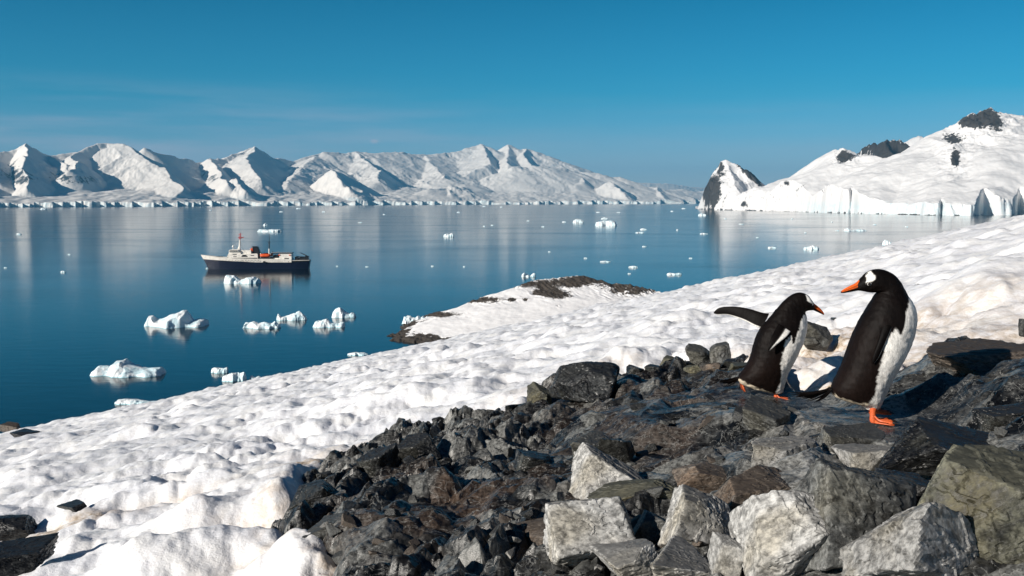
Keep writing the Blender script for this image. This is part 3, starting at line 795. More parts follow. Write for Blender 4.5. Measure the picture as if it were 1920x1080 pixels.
def make_penguin(spec):
    K = spec['k']; ox, oz = spec['origin']
    def LX(cx): return (cx - ox) / K
    def LZ(cz): return (oz - cz) / K
    root = empty('penguin', spec['loc'])
    tag(root, spec['label'], 'penguin', 'penguins on the rocks')
    rg = np.array(spec['rings'], float)          # lx, lz, rx, rz, half depth (m)
    P = smoothcurve(rg, 170)
    # close the two ends
    def endcap(p, frac):
        c = (p[0:2] + p[2:4]) / 2
        q = p.copy(); q[0:2] = c + (p[0:2] - c) * frac; q[2:4] = c + (p[2:4] - c) * frac; q[4] = p[4] * frac
        return q
    d0 = np.array([0, 12, 0, 12, 0.0])
    first = [endcap(P[0], f) + d0 * g for f, g in ((0.02, 1.0), (0.4, 0.9), (0.7, 0.6), (0.9, 0.25))]
    last = [endcap(P[-1], f) for f in (0.9, 0.6, 0.3, 0.02)]
    P = np.vstack([first, P, last])
    ns = 112
    ph = np.linspace(0, 2 * np.pi, ns, endpoint=False)
    cph, sph = np.cos(ph), np.sin(ph)
    ex = 0.92
    cx_ = np.sign(cph) * np.abs(cph) ** ex; sx_ = np.sign(sph) * np.abs(sph) ** ex
    C = (P[:, 0:2] + P[:, 2:4]) / 2; Rv = (P[:, 2:4] - P[:, 0:2]) / 2
    PX = C[:, 0:1] + Rv[:, 0:1] * cx_[None, :]; PZ = C[:, 1:2] + Rv[:, 1:2] * cx_[None, :]
    YY = -P[:, 4:5] * sx_[None, :]
    X = (PX - ox) / K; Z = (oz - PZ) / K
    Vv = np.stack([X, YY, Z], -1).reshape(-1, 3)
    pxs = PX.ravel(); pzs = PZ.ravel()
    # plumage pattern in the bird's own side plane
    wob = 7 * noise3(Vv, 60, 5, 3) + 5 * noise3(Vv, 22, 8, 2)
    bd = np.array(spec['front'], float)
    bx = np.interp(pzs, bd[:, 1], bd[:, 0])
    cen = np.repeat(C[:, 0], ns)
    front = sstep(-4, 4, pxs + wob - bx) * (pzs > bd[0, 1])
    # the throat end of the white
    front *= sstep(bd[0, 1], bd[0, 1] + 10, pzs + wob)
    fl = np.array(spec['under'], float)
    uz = np.interp(pxs, fl[:, 0], fl[:, 1])
    under = sstep(-7, 7, pzs + wob * 2.0 - uz)
    nb = noise3(Vv, 14, 15, 3)
    base = BLACK[None, :] + (BROWN - BLACK)[None, :] * np.clip(sstep(spec['brown'][0], spec['brown'][1], pzs) + 0.3 * nb, 0, 1)[:, None]
    col = base
    col = col + (CREAM * (1 + 0.25 * nb[:, None]) - col) * under[:, None]
    col = col + (WHITE[None, :] - col) * front[:, None]
    dirt = np.clip(0.30 * sstep(0.0, 0.6, noise3(Vv, 18, 61, 3)) * sstep(spec['brown'][1] - 250, spec['brown'][1] + 100, pzs), 0, 0.5) * front
    col = col + (CREAM[None, :] * 1.1 - col) * dirt[:, None]
    for poly in spec['notch']:
        dd = polydist(pxs, pzs, poly); k = sstep(-3, 3, dd + wob)
        col = col + (BLACK[None, :] - col) * k[:, None]
    for poly in spec['patch']:
        dd = polydist(pxs, pzs, poly); k = sstep(-4, 4, dd + wob * 0.9)
        # only the sides of the head, and the band over the crown
        col = col + (WHITE[None, :] - col) * k[:, None]
    col[:, 3] = 1
    # soft feather relief, shaggier below the tail
    nrm = np.stack([np.repeat(0 * Rv[:, 0], ns) + np.tile(cph, len(P)), -np.tile(sph, len(P)), 0 * pxs], 1)
    amp = 0.0022 + 0.007 * under * (1 - front)
    Vv = Vv + nrm * (amp * noise3(Vv, 45, 25, 3))[:, None]
    body = link_mesh('body', Vv, gridfaces(len(P), ns, True), M['plumage'], root, True, attrs={'Col': col})
    # beak: two halves of a slim tapering bill
    for nm, rows in (('beak', spec['beak']),):
        Q = smoothcurve(np.array(rows, float), 26); k = 20
        a = np.linspace(0, 2 * np.pi, k, endpoint=False)
        Cb = (Q[:, 0:2] + Q[:, 2:4]) / 2; Rb = (Q[:, 2:4] - Q[:, 0:2]) / 2
        BX = Cb[:, 0:1] + Rb[:, 0:1] * np.cos(a); BZ = Cb[:, 1:2] + Rb[:, 1:2] * np.cos(a); BY = -Q[:, 4:5] * np.sin(a)
        cc = np.cos(a)[None, :] + 0 * BX       # -1 top .. 1 bottom
        f = sstep(-0.30, -0.10, cc) * sstep(0.97, 0.9, np.linspace(0, 1, 26)[:, None] + 0 * BX)
        colb = BLACK[None, None, :] + (ORANGE - BLACK)[None, None, :] * f[:, :, None]
        line = np.exp(-((cc - 0.35) / 0.09) ** 2)[:, :, None]
        colb = colb * (1 - 0.75 * line); colb[:, :, 3] = 1
        Vb = np.stack([(BX - ox) / K, BY, (oz - BZ) / K], -1).reshape(-1, 3)
        link_mesh(nm, Vb, gridfaces(26, k, True), M['plumage'], root, True, attrs={'Col': colb.reshape(-1, 4)})
    # eyes
    for ex_, ez_, ey, rad in spec['eyes']:
        for sg in (-1, 1):
            bm = bmesh.new(); bmesh.ops.create_uvsphere(bm, u_segments=20, v_segments=12, radius=rad)
            me = bpy.data.meshes.new('eye'); bm.to_mesh(me); bm.free(); me.materials.append(M['eye'])
            for p in me.polygons: p.use_smooth = True
            e = bpy.data.objects.new('eye', me); COL.objects.link(e); e.parent = root
            e.location = (LX(ex_), sg * ey, LZ(ez_))
            # pale eye ring
            bm = bmesh.new(); n1 = 24; vs = []
            for i in range(n1):
                A = 2 * math.pi * i / n1
                for j in range(6):
                    B_ = 2 * math.pi * j / 6
                    rr_ = rad * 1.0 + rad * 0.17 * math.cos(B_)
                    vs.append(bm.verts.new((rr_ * math.cos(A), sg * (rad * 0.35 + rad * 0.17 * math.sin(B_)), rr_ * 0.8 * math.sin(A))))
            for i in range(n1):
                for j in range(6):
                    a1 = i * 6 + j; a2 = i * 6 + (j + 1) % 6; b1 = ((i + 1) % n1) * 6 + j; b2 = ((i + 1) % n1) * 6 + (j + 1) % 6
                    bm.faces.new((vs[a1], vs[a2], vs[b2], vs[b1]))
            me = bpy.data.meshes.new('eye_ring'); bm.to_mesh(me); bm.free(); me.materials.append(M['white_plain'])
            q = bpy.data.objects.new('eye_ring', me); COL.objects.link(q); q.parent = e
    # flippers
    for fr in spec['flippers']:
        rows = smoothcurve(np.array(fr['rows'], float), 60)   # ax, az (leading edge), bx, bz (trailing edge), y, thickness
        k = 28; a = np.linspace(0, 2 * np.pi, k, endpoint=False)
        Cc = (rows[:, 0:2] + rows[:, 2:4]) / 2; Rr = (rows[:, 2:4] - rows[:, 0:2]) / 2
        taper = np.ones(60); taper[-8:] = np.sqrt(np.clip(1 - (np.arange(1, 9) / 8.0) ** 2, 0.0004, 1)); taper[:1] = 0.05
        FX = Cc[:, 0:1] + Rr[:, 0:1] * np.cos(a) * taper[:, None]; FZ = Cc[:, 1:2] + Rr[:, 1:2] * np.cos(a) * taper[:, None]
        FY = rows[:, 4:5] - rows[:, 5:6] * np.sin(a) * taper[:, None]
        cs = np.cos(a)[None, :] + 0 * FX; sn = np.sin(a)[None, :] + 0 * FX
        tt = np.linspace(0, 1, 60)[:, None] + 0 * FX
        wside = sstep(fr.get('edge', 0.8) - 0.06, fr.get('edge', 0.8) + 0.06, cs) * sstep(0.0, 0.12, tt)
        inner = sstep(-0.1, 0.1, sn * fr.get('inner', -1.0)) * sstep(-0.75, -0.6, cs) * (0.0 if fr.get('noinner') else 1.0)
        f = np.clip(np.maximum(wside, inner), 0, 1)[:, :, None]
        cf = 0.6 * BLACK[None, None, :] + (WHITE * 0.95 - BLACK)[None, None, :] * f; cf[:, :, 3] = 1
        Vf = np.stack([(FX - ox) / K, FY, (oz - FZ) / K], -1).reshape(-1, 3)
        link_mesh('flipper', Vf, gridfaces(60, k, True), M['plumage'], root, True, attrs={'Col': cf.reshape(-1, 4)})
    # tail of stiff narrow feathers
    Vt, Ft, Ct = [], [], []
    rr = random.Random(3)
    (ax_, az_), tips, yr = spec['tail']
    for i, (tx, tz) in enumerate(tips):
        yo = yr * ((i * 0.618 * 2) % 2 - 1)
        p0 = np.array([LX(ax_ + rr.uniform(-8, 8)), yo * 0.35, LZ(az_ + rr.uniform(-12, 12))]); p1 = np.array([LX(tx), yo, LZ(tz)])
        d = p1 - p0; Ln = np.linalg.norm(d); d /= Ln
        sd = np.cross(d, np.array([0, 0.9, 0.3])); sd /= np.linalg.norm(sd); up = np.cross(sd, d)
        b0 = len(Vt); m_ = 9
        for j in range(m_):
            t_ = j / (m_ - 1); wd = 0.0045 * (1 - t_ ** 3) + 0.0006; c = p0 + d * Ln * t_ + np.array([0, 0, -0.008 * math.sin(t_ * 3.1)])
            for q in (c + sd * wd, c + up * 0.0016, c - sd * wd, c - up * 0.0016): Vt.append(q)
        for j in range(m_ - 1):
            for q in range(4):
                Ft.append((b0 + j * 4 + q, b0 + j * 4 + (q + 1) % 4, b0 + (j + 1) * 4 + (q + 1) % 4, b0 + (j + 1) * 4 + q))
        Ft.append((b0, b0 + 1, b0 + 2, b0 + 3)); e_ = b0 + (m_ - 1) * 4; Ft.append((e_, e_ + 1, e_ + 2, e_ + 3))
    Ct = np.tile(BLACK, (len(Vt), 1))
    link_mesh('tail', np.array(Vt), Ft, M['plumage'], root, True, attrs={'Col': Ct})
    # feet: shank, three webbed toes, claws
    for fx, fy, fz, yaw, pitch, sc, hs in spec['feet']:
        nth, nrr = 41, 18
        th = np.linspace(-0.55, 0.55, nth); rr_ = np.linspace(0, 1, nrr)
        T, R_ = np.meshgrid(th, rr_)
        toe = np.maximum.reduce([np.exp(-((T - t0) / 0.085) ** 2) for t0 in (-0.45, 0.0, 0.45)])
        rad = (0.066 + 0.022 * toe) * R_
        zt = 0.005 + 0.012 * toe * (1 - 0.35 * R_) + 0.022 * np.exp(-(R_ / 0.22) ** 2)
        zt *= np.where(R_ > 0.93, 0.6, 1)
        X_ = rad * np.cos(T) - 0.014; Y_ = rad * np.sin(T) * 1.05 + np.sin(T) * 0.014
        top = np.stack([X_, Y_, zt], -1).reshape(-1, 3); bot = np.stack([X_, Y_, 0 * zt], -1).reshape(-1, 3)
        n0 = len(top)
        Fg = gridfaces(nrr, nth)
        rim = [i * nth for i in range(nrr)] + [(nrr - 1) * nth + j for j in range(1, nth)] + [i * nth + nth - 1 for i in range(nrr - 2, -1, -1)] + list(range(nth - 2, 0, -1))
        Fs = [tuple(f) for f in Fg.tolist()] + [tuple(n0 + q for q in reversed(f)) for f in Fg.tolist()]
        for i in range(len(rim)):
            a1, a2 = rim[i], rim[(i + 1) % len(rim)]; Fs.append((a1, n0 + a1, n0 + a2, a2))
        Vs = np.vstack([top, bot])
        # shank
        k = 16; sh = []
        prof = [(-0.006, 0.0, 0.013), (-0.008, 0.012, 0.015), (-0.010, 0.026, 0.012), (-0.010, 0.045, 0.013), (-0.008, 0.08 * hs, 0.017)]
        for (sx, sz, sr) in prof:
            for i in range(k):
                A = 2 * math.pi * i / k; sh.append((sx + sr * math.cos(A), sr * math.sin(A), sz))
        b0 = len(Vs); Vs = np.vstack([Vs, sh])
        for j in range(len(prof) - 1):
            for i in range(k):
                Fs.append((b0 + j * k + i, b0 + j * k + (i + 1) % k, b0 + (j + 1) * k + (i + 1) % k, b0 + (j + 1) * k + i))
        Rm = np.array(Matrix.Rotation(yaw, 3, 'Z') @ Matrix.Rotation(pitch, 3, 'Y')) * sc
        ft = link_mesh('foot', Vs @ Rm.T, Fs, M['foot'], root, True)
        ft.location = (LX(fx), fy, LZ(fz))
        for t0 in (-0.45, 0.0, 0.45):
            cb = []; base = np.array([(0.086) * math.cos(t0) - 0.014, 0.086 * math.sin(t0) * 1.05 + math.sin(t0) * 0.014, 0.008]); dd = np.array([math.cos(t0), math.sin(t0), 0])
            sdv = np.array([-dd[1], dd[0], 0])
            for (s_, r_, zz) in ((-0.006, 0.0045, 0.002), (0.004, 0.004, 0.002), (0.012, 0.002, -0.001), (0.017, 0.0004, -0.005)):
                for i in range(8):
                    A = 2 * math.pi * i / 8; cb.append(base + dd * s_ + sdv * r_ * math.cos(A) + np.array([0, 0, r_ * math.sin(A) + zz]))
            Fcw = [(j * 8 + i, j * 8 + (i + 1) % 8, (j + 1) * 8 + (i + 1) % 8, (j + 1) * 8 + i) for j in range(3) for i in range(8)]
            link_mesh('claw', np.array(cb) @ Rm.T, Fcw, M['claw'], ft, True)
    return root
M['white_plain'], _, _ = newmat('white_feather_ring', 0.6, 0.3, (0.75, 0.73, 0.70))

zR = ground(*FEET_R) ; zL = ground(*FEET_L)
def loc_at(px, py, Y):
    return at_depth(px, py, Y)
# standing penguin: crop pixels are 3.375 per photo pixel
PR = dict(k=3.375 * F / 4.70 / CP * 0.997, origin=(310, 1035), loc=loc_at(1540 + 310 / 3.375, 480 + 1035 / 3.375, 4.70),
  label='taller penguin at right, looking back over its shoulder to the left, orange bill and foot',
  rings=[(272, 962, 352, 958, .050), (240, 938, 366, 935, .068), (160, 918, 384, 898, .088), (75, 882, 405, 852, .098), (58, 828, 428, 795, .106), (88, 757, 455, 738, .112),
         (118, 690, 482, 685, .116), (144, 610, 519, 612, .120), (170, 530, 549, 538, .121), (200, 450, 570, 460, .118), (238, 372, 578, 390, .112), (272, 312, 570, 325, .100),
         (300, 262, 550, 278, .084), (320, 228, 522, 238, .068), (330, 212, 500, 198, .058), (322, 212, 474, 150, .053), (302, 215, 440, 108, .051), (280, 214, 395, 80, .050), (258, 211, 345, 66, .048),
         (238, 207, 300, 68, .042), (221, 204, 262, 84, .034), (208, 203, 235, 108, .027), (197, 202, 212, 136, .020), (190, 202, 198, 152, .015)],
  front=[(520, 225), (500, 262), (478, 305), (458, 350), (432, 395), (392, 430), (352, 480), (332, 520), (312, 600), (298, 690), (290, 780), (282, 850), (262, 905), (240, 980), (240, 1200)],
  under=[(0, 850), (60, 868), (110, 888), (200, 905), (262, 915), (400, 930), (600, 1100)],
  brown=(250, 800),
  notch=[[(392, 392), (470, 345), (458, 372), (448, 410), (432, 462), (420, 468), (405, 430)]],
  patch=[[(244, 112), (262, 82), (280, 74), (286, 92), (296, 106), (290, 126), (268, 138), (246, 146), (240, 158), (238, 138)]],
  beak=[(205, 203, 210, 135, .016), (185, 206, 186, 156, .014), (160, 211, 158, 170, .011), (135, 216, 131, 184, .008), (112, 219, 108, 198, .005), (98, 218, 97, 208, .002)],
  eyes=[(257, 156, .0385, .0085)],
  flippers=[dict(rows=[(325, 362, 410, 366, -.070, .022), (312, 420, 384, 402, -.098, .018), (292, 480, 352, 464, -.116, .012), (272, 540, 322, 528, -.124, .009), (254, 595, 296, 588, -.126, .007), (244, 648, 266, 646, -.125, .005)], edge=0.82, noinner=True),
            dict(rows=[(370, 372, 450, 372, .085, .02), (345, 430, 410, 415, .11, .015), (310, 500, 370, 485, .13, .010), (285, 560, 330, 550, .135, .008), (262, 640, 285, 636, .13, .005)], edge=0.82, inner=1.0)],
  tail=((45, 835), [(-190, 862), (-208, 875), (-175, 882), (-215, 868), (-150, 895), (-120, 905), (-165, 893), (-200, 880), (-95, 912), (-130, 900), (-70, 915), (-185, 870), (-110, 908), (-60, 905), (-160, 885), (-40, 905)], .055),
  feet=[(318, -0.048, 1040, -0.12, 0.0, 1.15, 1.0), (352, 0.05, 1008, 0.1, 0.0, 1.05, 1.0)])
make_penguin(PR)
# walking penguin: crop pixels are 4.5 per photo pixel
PL = dict(k=4.5 * F / 6.10 / CP * 0.997, origin=(520, 985), loc=loc_at(1340 + 520 / 4.5, 520 + 985 / 4.5, 6.10),
  label='smaller walking penguin at left with head bowed and one flipper stretched out behind',
  rings=[(470, 972, 572, 962, .050), (400, 960, 580, 925, .068), (300, 932, 592, 880, .085), (205, 888, 605, 835, .096), (196, 832, 622, 788, .103), (240, 770, 650, 730, .108),
         (278, 702, 682, 668, .112), (300, 638, 708, 605, .114), (318, 560, 735, 540, .114), (346, 472, 754, 472, .110), (386, 405, 764, 408, .102), (436, 345, 764, 352, .088),
         (485, 280, 756, 306, .072), (532, 224, 750, 282, .060), (582, 170, 762, 270, .053), (640, 128, 778, 266, .050), (696, 112, 794, 265, .048), (745, 122, 806, 264, .042), (782, 150, 814, 262, .034), (806, 185, 820, 260, .024), (820, 208, 826, 259, .016)],
  front=[(720, 292), (702, 310), (682, 350), (664, 400), (630, 440), (575, 470), (540, 520), (536, 560), (522, 620), (512, 700), (522, 770), (530, 820), (522, 870), (508, 910), (492, 950), (480, 1200)],
  under=[(0, 820), (150, 838), (200, 850), (260, 880), (350, 925), (450, 952), (520, 975), (800, 1100)],
  brown=(450, 800),
  notch=[[(585, 420), (670, 350), (664, 400), (642, 455), (622, 530), (608, 528), (598, 470)]],
  patch=[[(735, 128), (752, 128), (778, 150), (797, 178), (797, 200), (780, 200), (752, 182), (738, 158)]],
  beak=[(812, 262, 812, 198, .017), (832, 270, 840, 218, .014), (858, 282, 868, 240, .011), (882, 293, 890, 262, .008), (900, 302, 904, 280, .005), (910, 303, 912, 294, .002)],
  eyes=[(788, 212, .033, .0075)],
  flippers=[dict(rows=[(500, 360, 600, 420, -.075, .020), (455, 420, 585, 430, -.105, .015), (420, 470, 545, 465, -.13, .011), (400, 515, 490, 505, -.145, .009), (388, 550, 440, 545, -.15, .007), (385, 585, 402, 580, -.15, .004)], edge=0.05, noinner=True),
            dict(rows=[(470, 300, 400, 430, .06, .022), (420, 300, 350, 412, .10, .015), (340, 278, 290, 380, .15, .012), (260, 266, 230, 358, .20, .010), (170, 268, 160, 342, .245, .008), (100, 282, 95, 345, .27, .006), (48, 318, 55, 346, .285, .004)], edge=0.86, inner=1.0, noinner=True)],
  tail=((190, 845), [(40, 868), (15, 880), (70, 888), (50, 902), (-5, 862), (95, 900), (30, 892), (60, 878), (110, 905), (20, 872), (80, 895)], .05),
  feet=[(524, -0.02, 1026, -0.1, 0.0, 1.0, 1.0), (215, 0.03, 895, 0.0, 1.15, 0.85, 1.0)])
make_penguin(PL)

# ------------------------------------------------------------------ terrain from ridge lines
def ridge_height(X, Y, ridges, wamp, wsc, seed):
    wx = X + wamp * fbm(X / wsc, Y / wsc, 4, seed); wy = Y + wamp * fbm(X / wsc + 7, Y / wsc + 3, 4, seed + 1)
    Hh = np.full(X.shape, -1e9)
    for pts, sl, sr in ridges:
        for a, b in zip(pts[:-1], pts[1:]):
            ex, ey = b[0] - a[0], b[1] - a[1]; Ln = ex * ex + ey * ey
            t = np.clip(((wx - a[0]) * ex + (wy - a[1]) * ey) / Ln, 0, 1)
            dx = wx - a[0] - t * ex; dy = wy - a[1] - t * ey
            d = np.hypot(dx, dy)
            cr_ = ex * (wy - a[1]) - ey * (wx - a[0])
            sd = cr_ / (np.sqrt(Ln) * (d + 1e-6))
            k = np.clip(0.5 + 0.5 * sd * 2.2, 0, 1)
            sl_ = sr + (sl - sr) * k
            Hh = np.maximum(Hh, a[2] + (b[2] - a[2]) * t - sl_ * d)
    return Hh
def shore_fn(pts):
    px = np.array([p[0] for p in pts], float); py = np.array([p[1] for p in pts], float)
    xy = [on_water(a, b) for a, b in zip(px, py)]
    u = np.array([a / b for a, b in xy]); y = np.array([b for a, b in xy])
    return lambda U: np.interp(U, u, y)

def build_far_range():
    shore = shore_fn([(-500, 390), (-100, 390), (0, 389), (300, 387.5), (500, 385.8), (700, 384.6), (900, 383.6), (1100, 383), (1240, 382.4), (1320, 381.8), (1420, 381.6), (1700, 381.5)])
    def R(pts, sl, sr):
        q = []
        for px, py, v in pts:
            a, ry, rz = ray(px, py); u = a / ry
            q.append(at_depth(px, py, float(shore(u)) * v))
        return (q, sl, sr)
    rd = [
     R([(-400, 290, 1.4), (-250, 262, 1.4), (-120, 280, 1.4), (-40, 278, 1.38), (0, 284, 1.36), (33, 279, 1.36), (50, 268, 1.36), (63, 276, 1.36), (100, 289, 1.38), (143, 283, 1.4), (177, 271, 1.42), (200, 267, 1.42), (233, 268, 1.40)], .6, .95),
     R([(247, 278, 1.38), (263, 286, 1.37), (273, 277, 1.36), (300, 286, 1.36), (333, 296, 1.38), (357, 299, 1.4), (377, 303, 1.4), (400, 296, 1.4), (417, 298, 1.42), (447, 283, 1.45), (475, 273, 1.46), (490, 283, 1.46), (513, 294, 1.48), (547, 301, 1.5), (567, 293, 1.5), (600, 285, 1.5)], .6, .80),
     R([(600, 285, 1.5), (640, 283, 1.5), (669, 282, 1.5), (700, 287, 1.5), (716, 285, 1.5), (754, 284, 1.5), (773, 290, 1.5), (839, 287, 1.5), (870, 279, 1.5), (904, 270, 1.5), (927, 283, 1.5), (951, 271, 1.5), (962, 283, 1.5), (987, 276, 1.48), (1001, 291, 1.46), (1024, 291, 1.46), (1039, 299, 1.45), (1055, 314, 1.4)], .6, .36),
     R([(1040, 316, 1.3), (1082, 323, 1.28), (1112, 320, 1.25), (1139, 331, 1.22), (1159, 332, 1.2), (1186, 345, 1.18), (1210, 352, 1.16), (1232, 350, 1.15), (1255, 358, 1.12), (1275, 366, 1.08), (1300, 374, 1.04)], .5, .3),
     R([(1150, 350, 1.8), (1190, 340, 1.8), (1240, 343, 1.8), (1290, 348, 1.8), (1330, 352, 1.8), (1420, 356, 1.8)], .4, .3),
     # spurs running towards the viewer: lit on the left hand, shaded on the right
     R([(-150, 285, 1.34), (-90, 310, 1.22), (-40, 350, 1.08)], .75, .4),
     R([(-15, 284, 1.34), (0, 300, 1.25), (8, 340, 1.13)], .8, .7),
     R([(50, 268, 1.36), (47, 292, 1.26), (52, 320, 1.17), (56, 352, 1.08)], .80, .95),
     R([(143, 283, 1.40), (135, 300, 1.3), (128, 318, 1.2)], .7, .7),
     R([(233, 268, 1.40), (262, 285, 1.34), (288, 305, 1.26), (322, 330, 1.16), (350, 352, 1.07)], .85, .36),
     R([(397, 296, 1.38), (410, 318, 1.24), (424, 345, 1.1)], .8, .7),
     R([(475, 273, 1.46), (462, 292, 1.36), (475, 315, 1.24), (493, 337, 1.13)], .62, .45),
     R([(440, 331, 1.12), (452, 345, 1.08), (462, 358, 1.05)], .7, .6),
     R([(627, 314, 1.16), (640, 335, 1.10), (652, 358, 1.04)], .52, .8),
     R([(669, 282, 1.5), (690, 300, 1.4), (714, 318, 1.30), (712, 338, 1.20)], .66, .3),
     R([(590, 290, 1.5), (560, 315, 1.36), (540, 340, 1.2), (530, 352, 1.12)], .35, .3),
     R([(800, 289, 1.5), (812, 310, 1.38), (830, 330, 1.25)], .3, .3),
     R([(100, 289, 1.38), (112, 306, 1.3), (118, 318, 1.24)], .6, .6),
     R([(904, 270, 1.5), (910, 287, 1.42), (915, 305, 1.32)], .8, .3),
     R([(951, 271, 1.5), (954, 290, 1.42), (950, 308, 1.3)], .6, .5),
     R([(987, 276, 1.48), (984, 292, 1.40), (1000, 312, 1.32)], .75, .4),
     R([(1024, 291, 1.46), (1028, 302, 1.42)], .7, .5),
     R([(960, 312, 1.26), (1000, 309, 1.26), (1055, 313, 1.26)], .4, .34),
     R([(1082, 323, 1.26), (1095, 340, 1.16)], .7, .3),
     R([(1142, 340, 1.12), (1160, 350, 1.07), (1172, 366, 1.03)], .6, .5),
     R([(1232, 350, 1.14), (1238, 362, 1.07), (1245, 372, 1.03)], .6, .4),
     R([(1270, 366, 1.07), (1276, 374, 1.03)], .6, .4),
     R([(830, 347, 1.10), (838, 360, 1.05)], .5, .5),
     R([(800, 352, 1.09), (830, 347, 1.10), (880, 352, 1.10)], .4, .3),
    ]
    nc, nr = 1500, 360
    u = np.linspace(-0.80, 0.34, nc)
    v = np.concatenate([np.linspace(0.965, 1.03, 110), np.linspace(1.03, 1.62, 250)[1:], np.linspace(1.62, 2.4, 42)[1:]])
    U, Vv = np.meshgrid(u, v)
    Y = shore(U) * Vv; X = U * Y
    Hh = ridge_height(X, Y, rd, 80, 1300, 401)
    # the glacier front runs away to the right in bays: faces towards the sea, short returns between them
    cw = 26.0 / F
    uc = U + 0.9 * cw * fbm(U / cw * 0.45, U * 0 + 2.5, 2, 421)
    Uq = (np.floor(uc / cw) + 0.75) * cw
    dsh = (Y - shore(Uq)) + 30 * np.clip(fbm(X / 130, X / 900, 4, 402), -1.2, 1.2) + 28 * (_hash(np.floor(uc / cw * 3), U * 0, 422) - 0.5)
    base = 34 + 14 * fbm(X / 160, Y / 400, 3, 403) + 0.075 * np.clip(Y - shore(U), 0, 3000) * (1 + 0.25 * fbm(X / 1500, Y / 1500, 3, 404))
    base = np.minimum(base, 330)
    mtn = sstep(0, 160, Hh - base)
    rn = ridged(X / 620 + 0.3 * fbm(X / 900, Y / 900, 2, 407), Y / 1100, 6, 405, 0.55)
    rn2 = ridged(X / 170, Y / 320, 4, 406, 0.55)
    mass = 0.35 + 0.65 * sstep(-0.1, 0.4, fbm(X / 1700, Y / 1500, 2, 409))
    Z = np.maximum(Hh + (rn - 0.62) * (22 + 42 * mass) + (rn2 - 0.6) * 11 * mass, base)
    Z = np.maximum(Z, base)
    cliff = sstep(0, 30, dsh)
    Z = Z * cliff - 12 * (1 - cliff)
    gy, gx = np.gradient(Z); 
    dxx = np.gradient(X, axis=1); dyy = np.gradient(Y, axis=0)
    sl = np.hypot(gx / dxx, gy / dyy)
    px, py = to_px(X, Y, Z)
    g = lambda cx, cy, rx, ry: np.exp(-(((px - cx) / rx) ** 2 + ((py - cy) / ry) ** 2))
    rock = 0.22 * sstep(0.8, 1.35, sl) * mtn + 0.42 * g(20, 330, 60, 25) + 0.5 * g(150, 338, 75, 15) + 0.3 * g(380, 335, 35, 18) + 0.35 * g(1010, 335, 60, 20) + 0.3 * g(700, 345, 40, 10)
    rock *= sstep(0.02, 0.3, mtn)
    V = np.stack([X, Y, Z], -1).reshape(-1, 3)
    tag(link_mesh('mountains', V, gridfaces(len(v), nc), M['mountain'], attrs={'rock': np.clip(rock, 0, 1).ravel(), 'ice': (sstep(0.5, 1.2, sl) * sstep(120, 60, Z)).ravel() * 0.5}), kind='structure')
build_far_range()

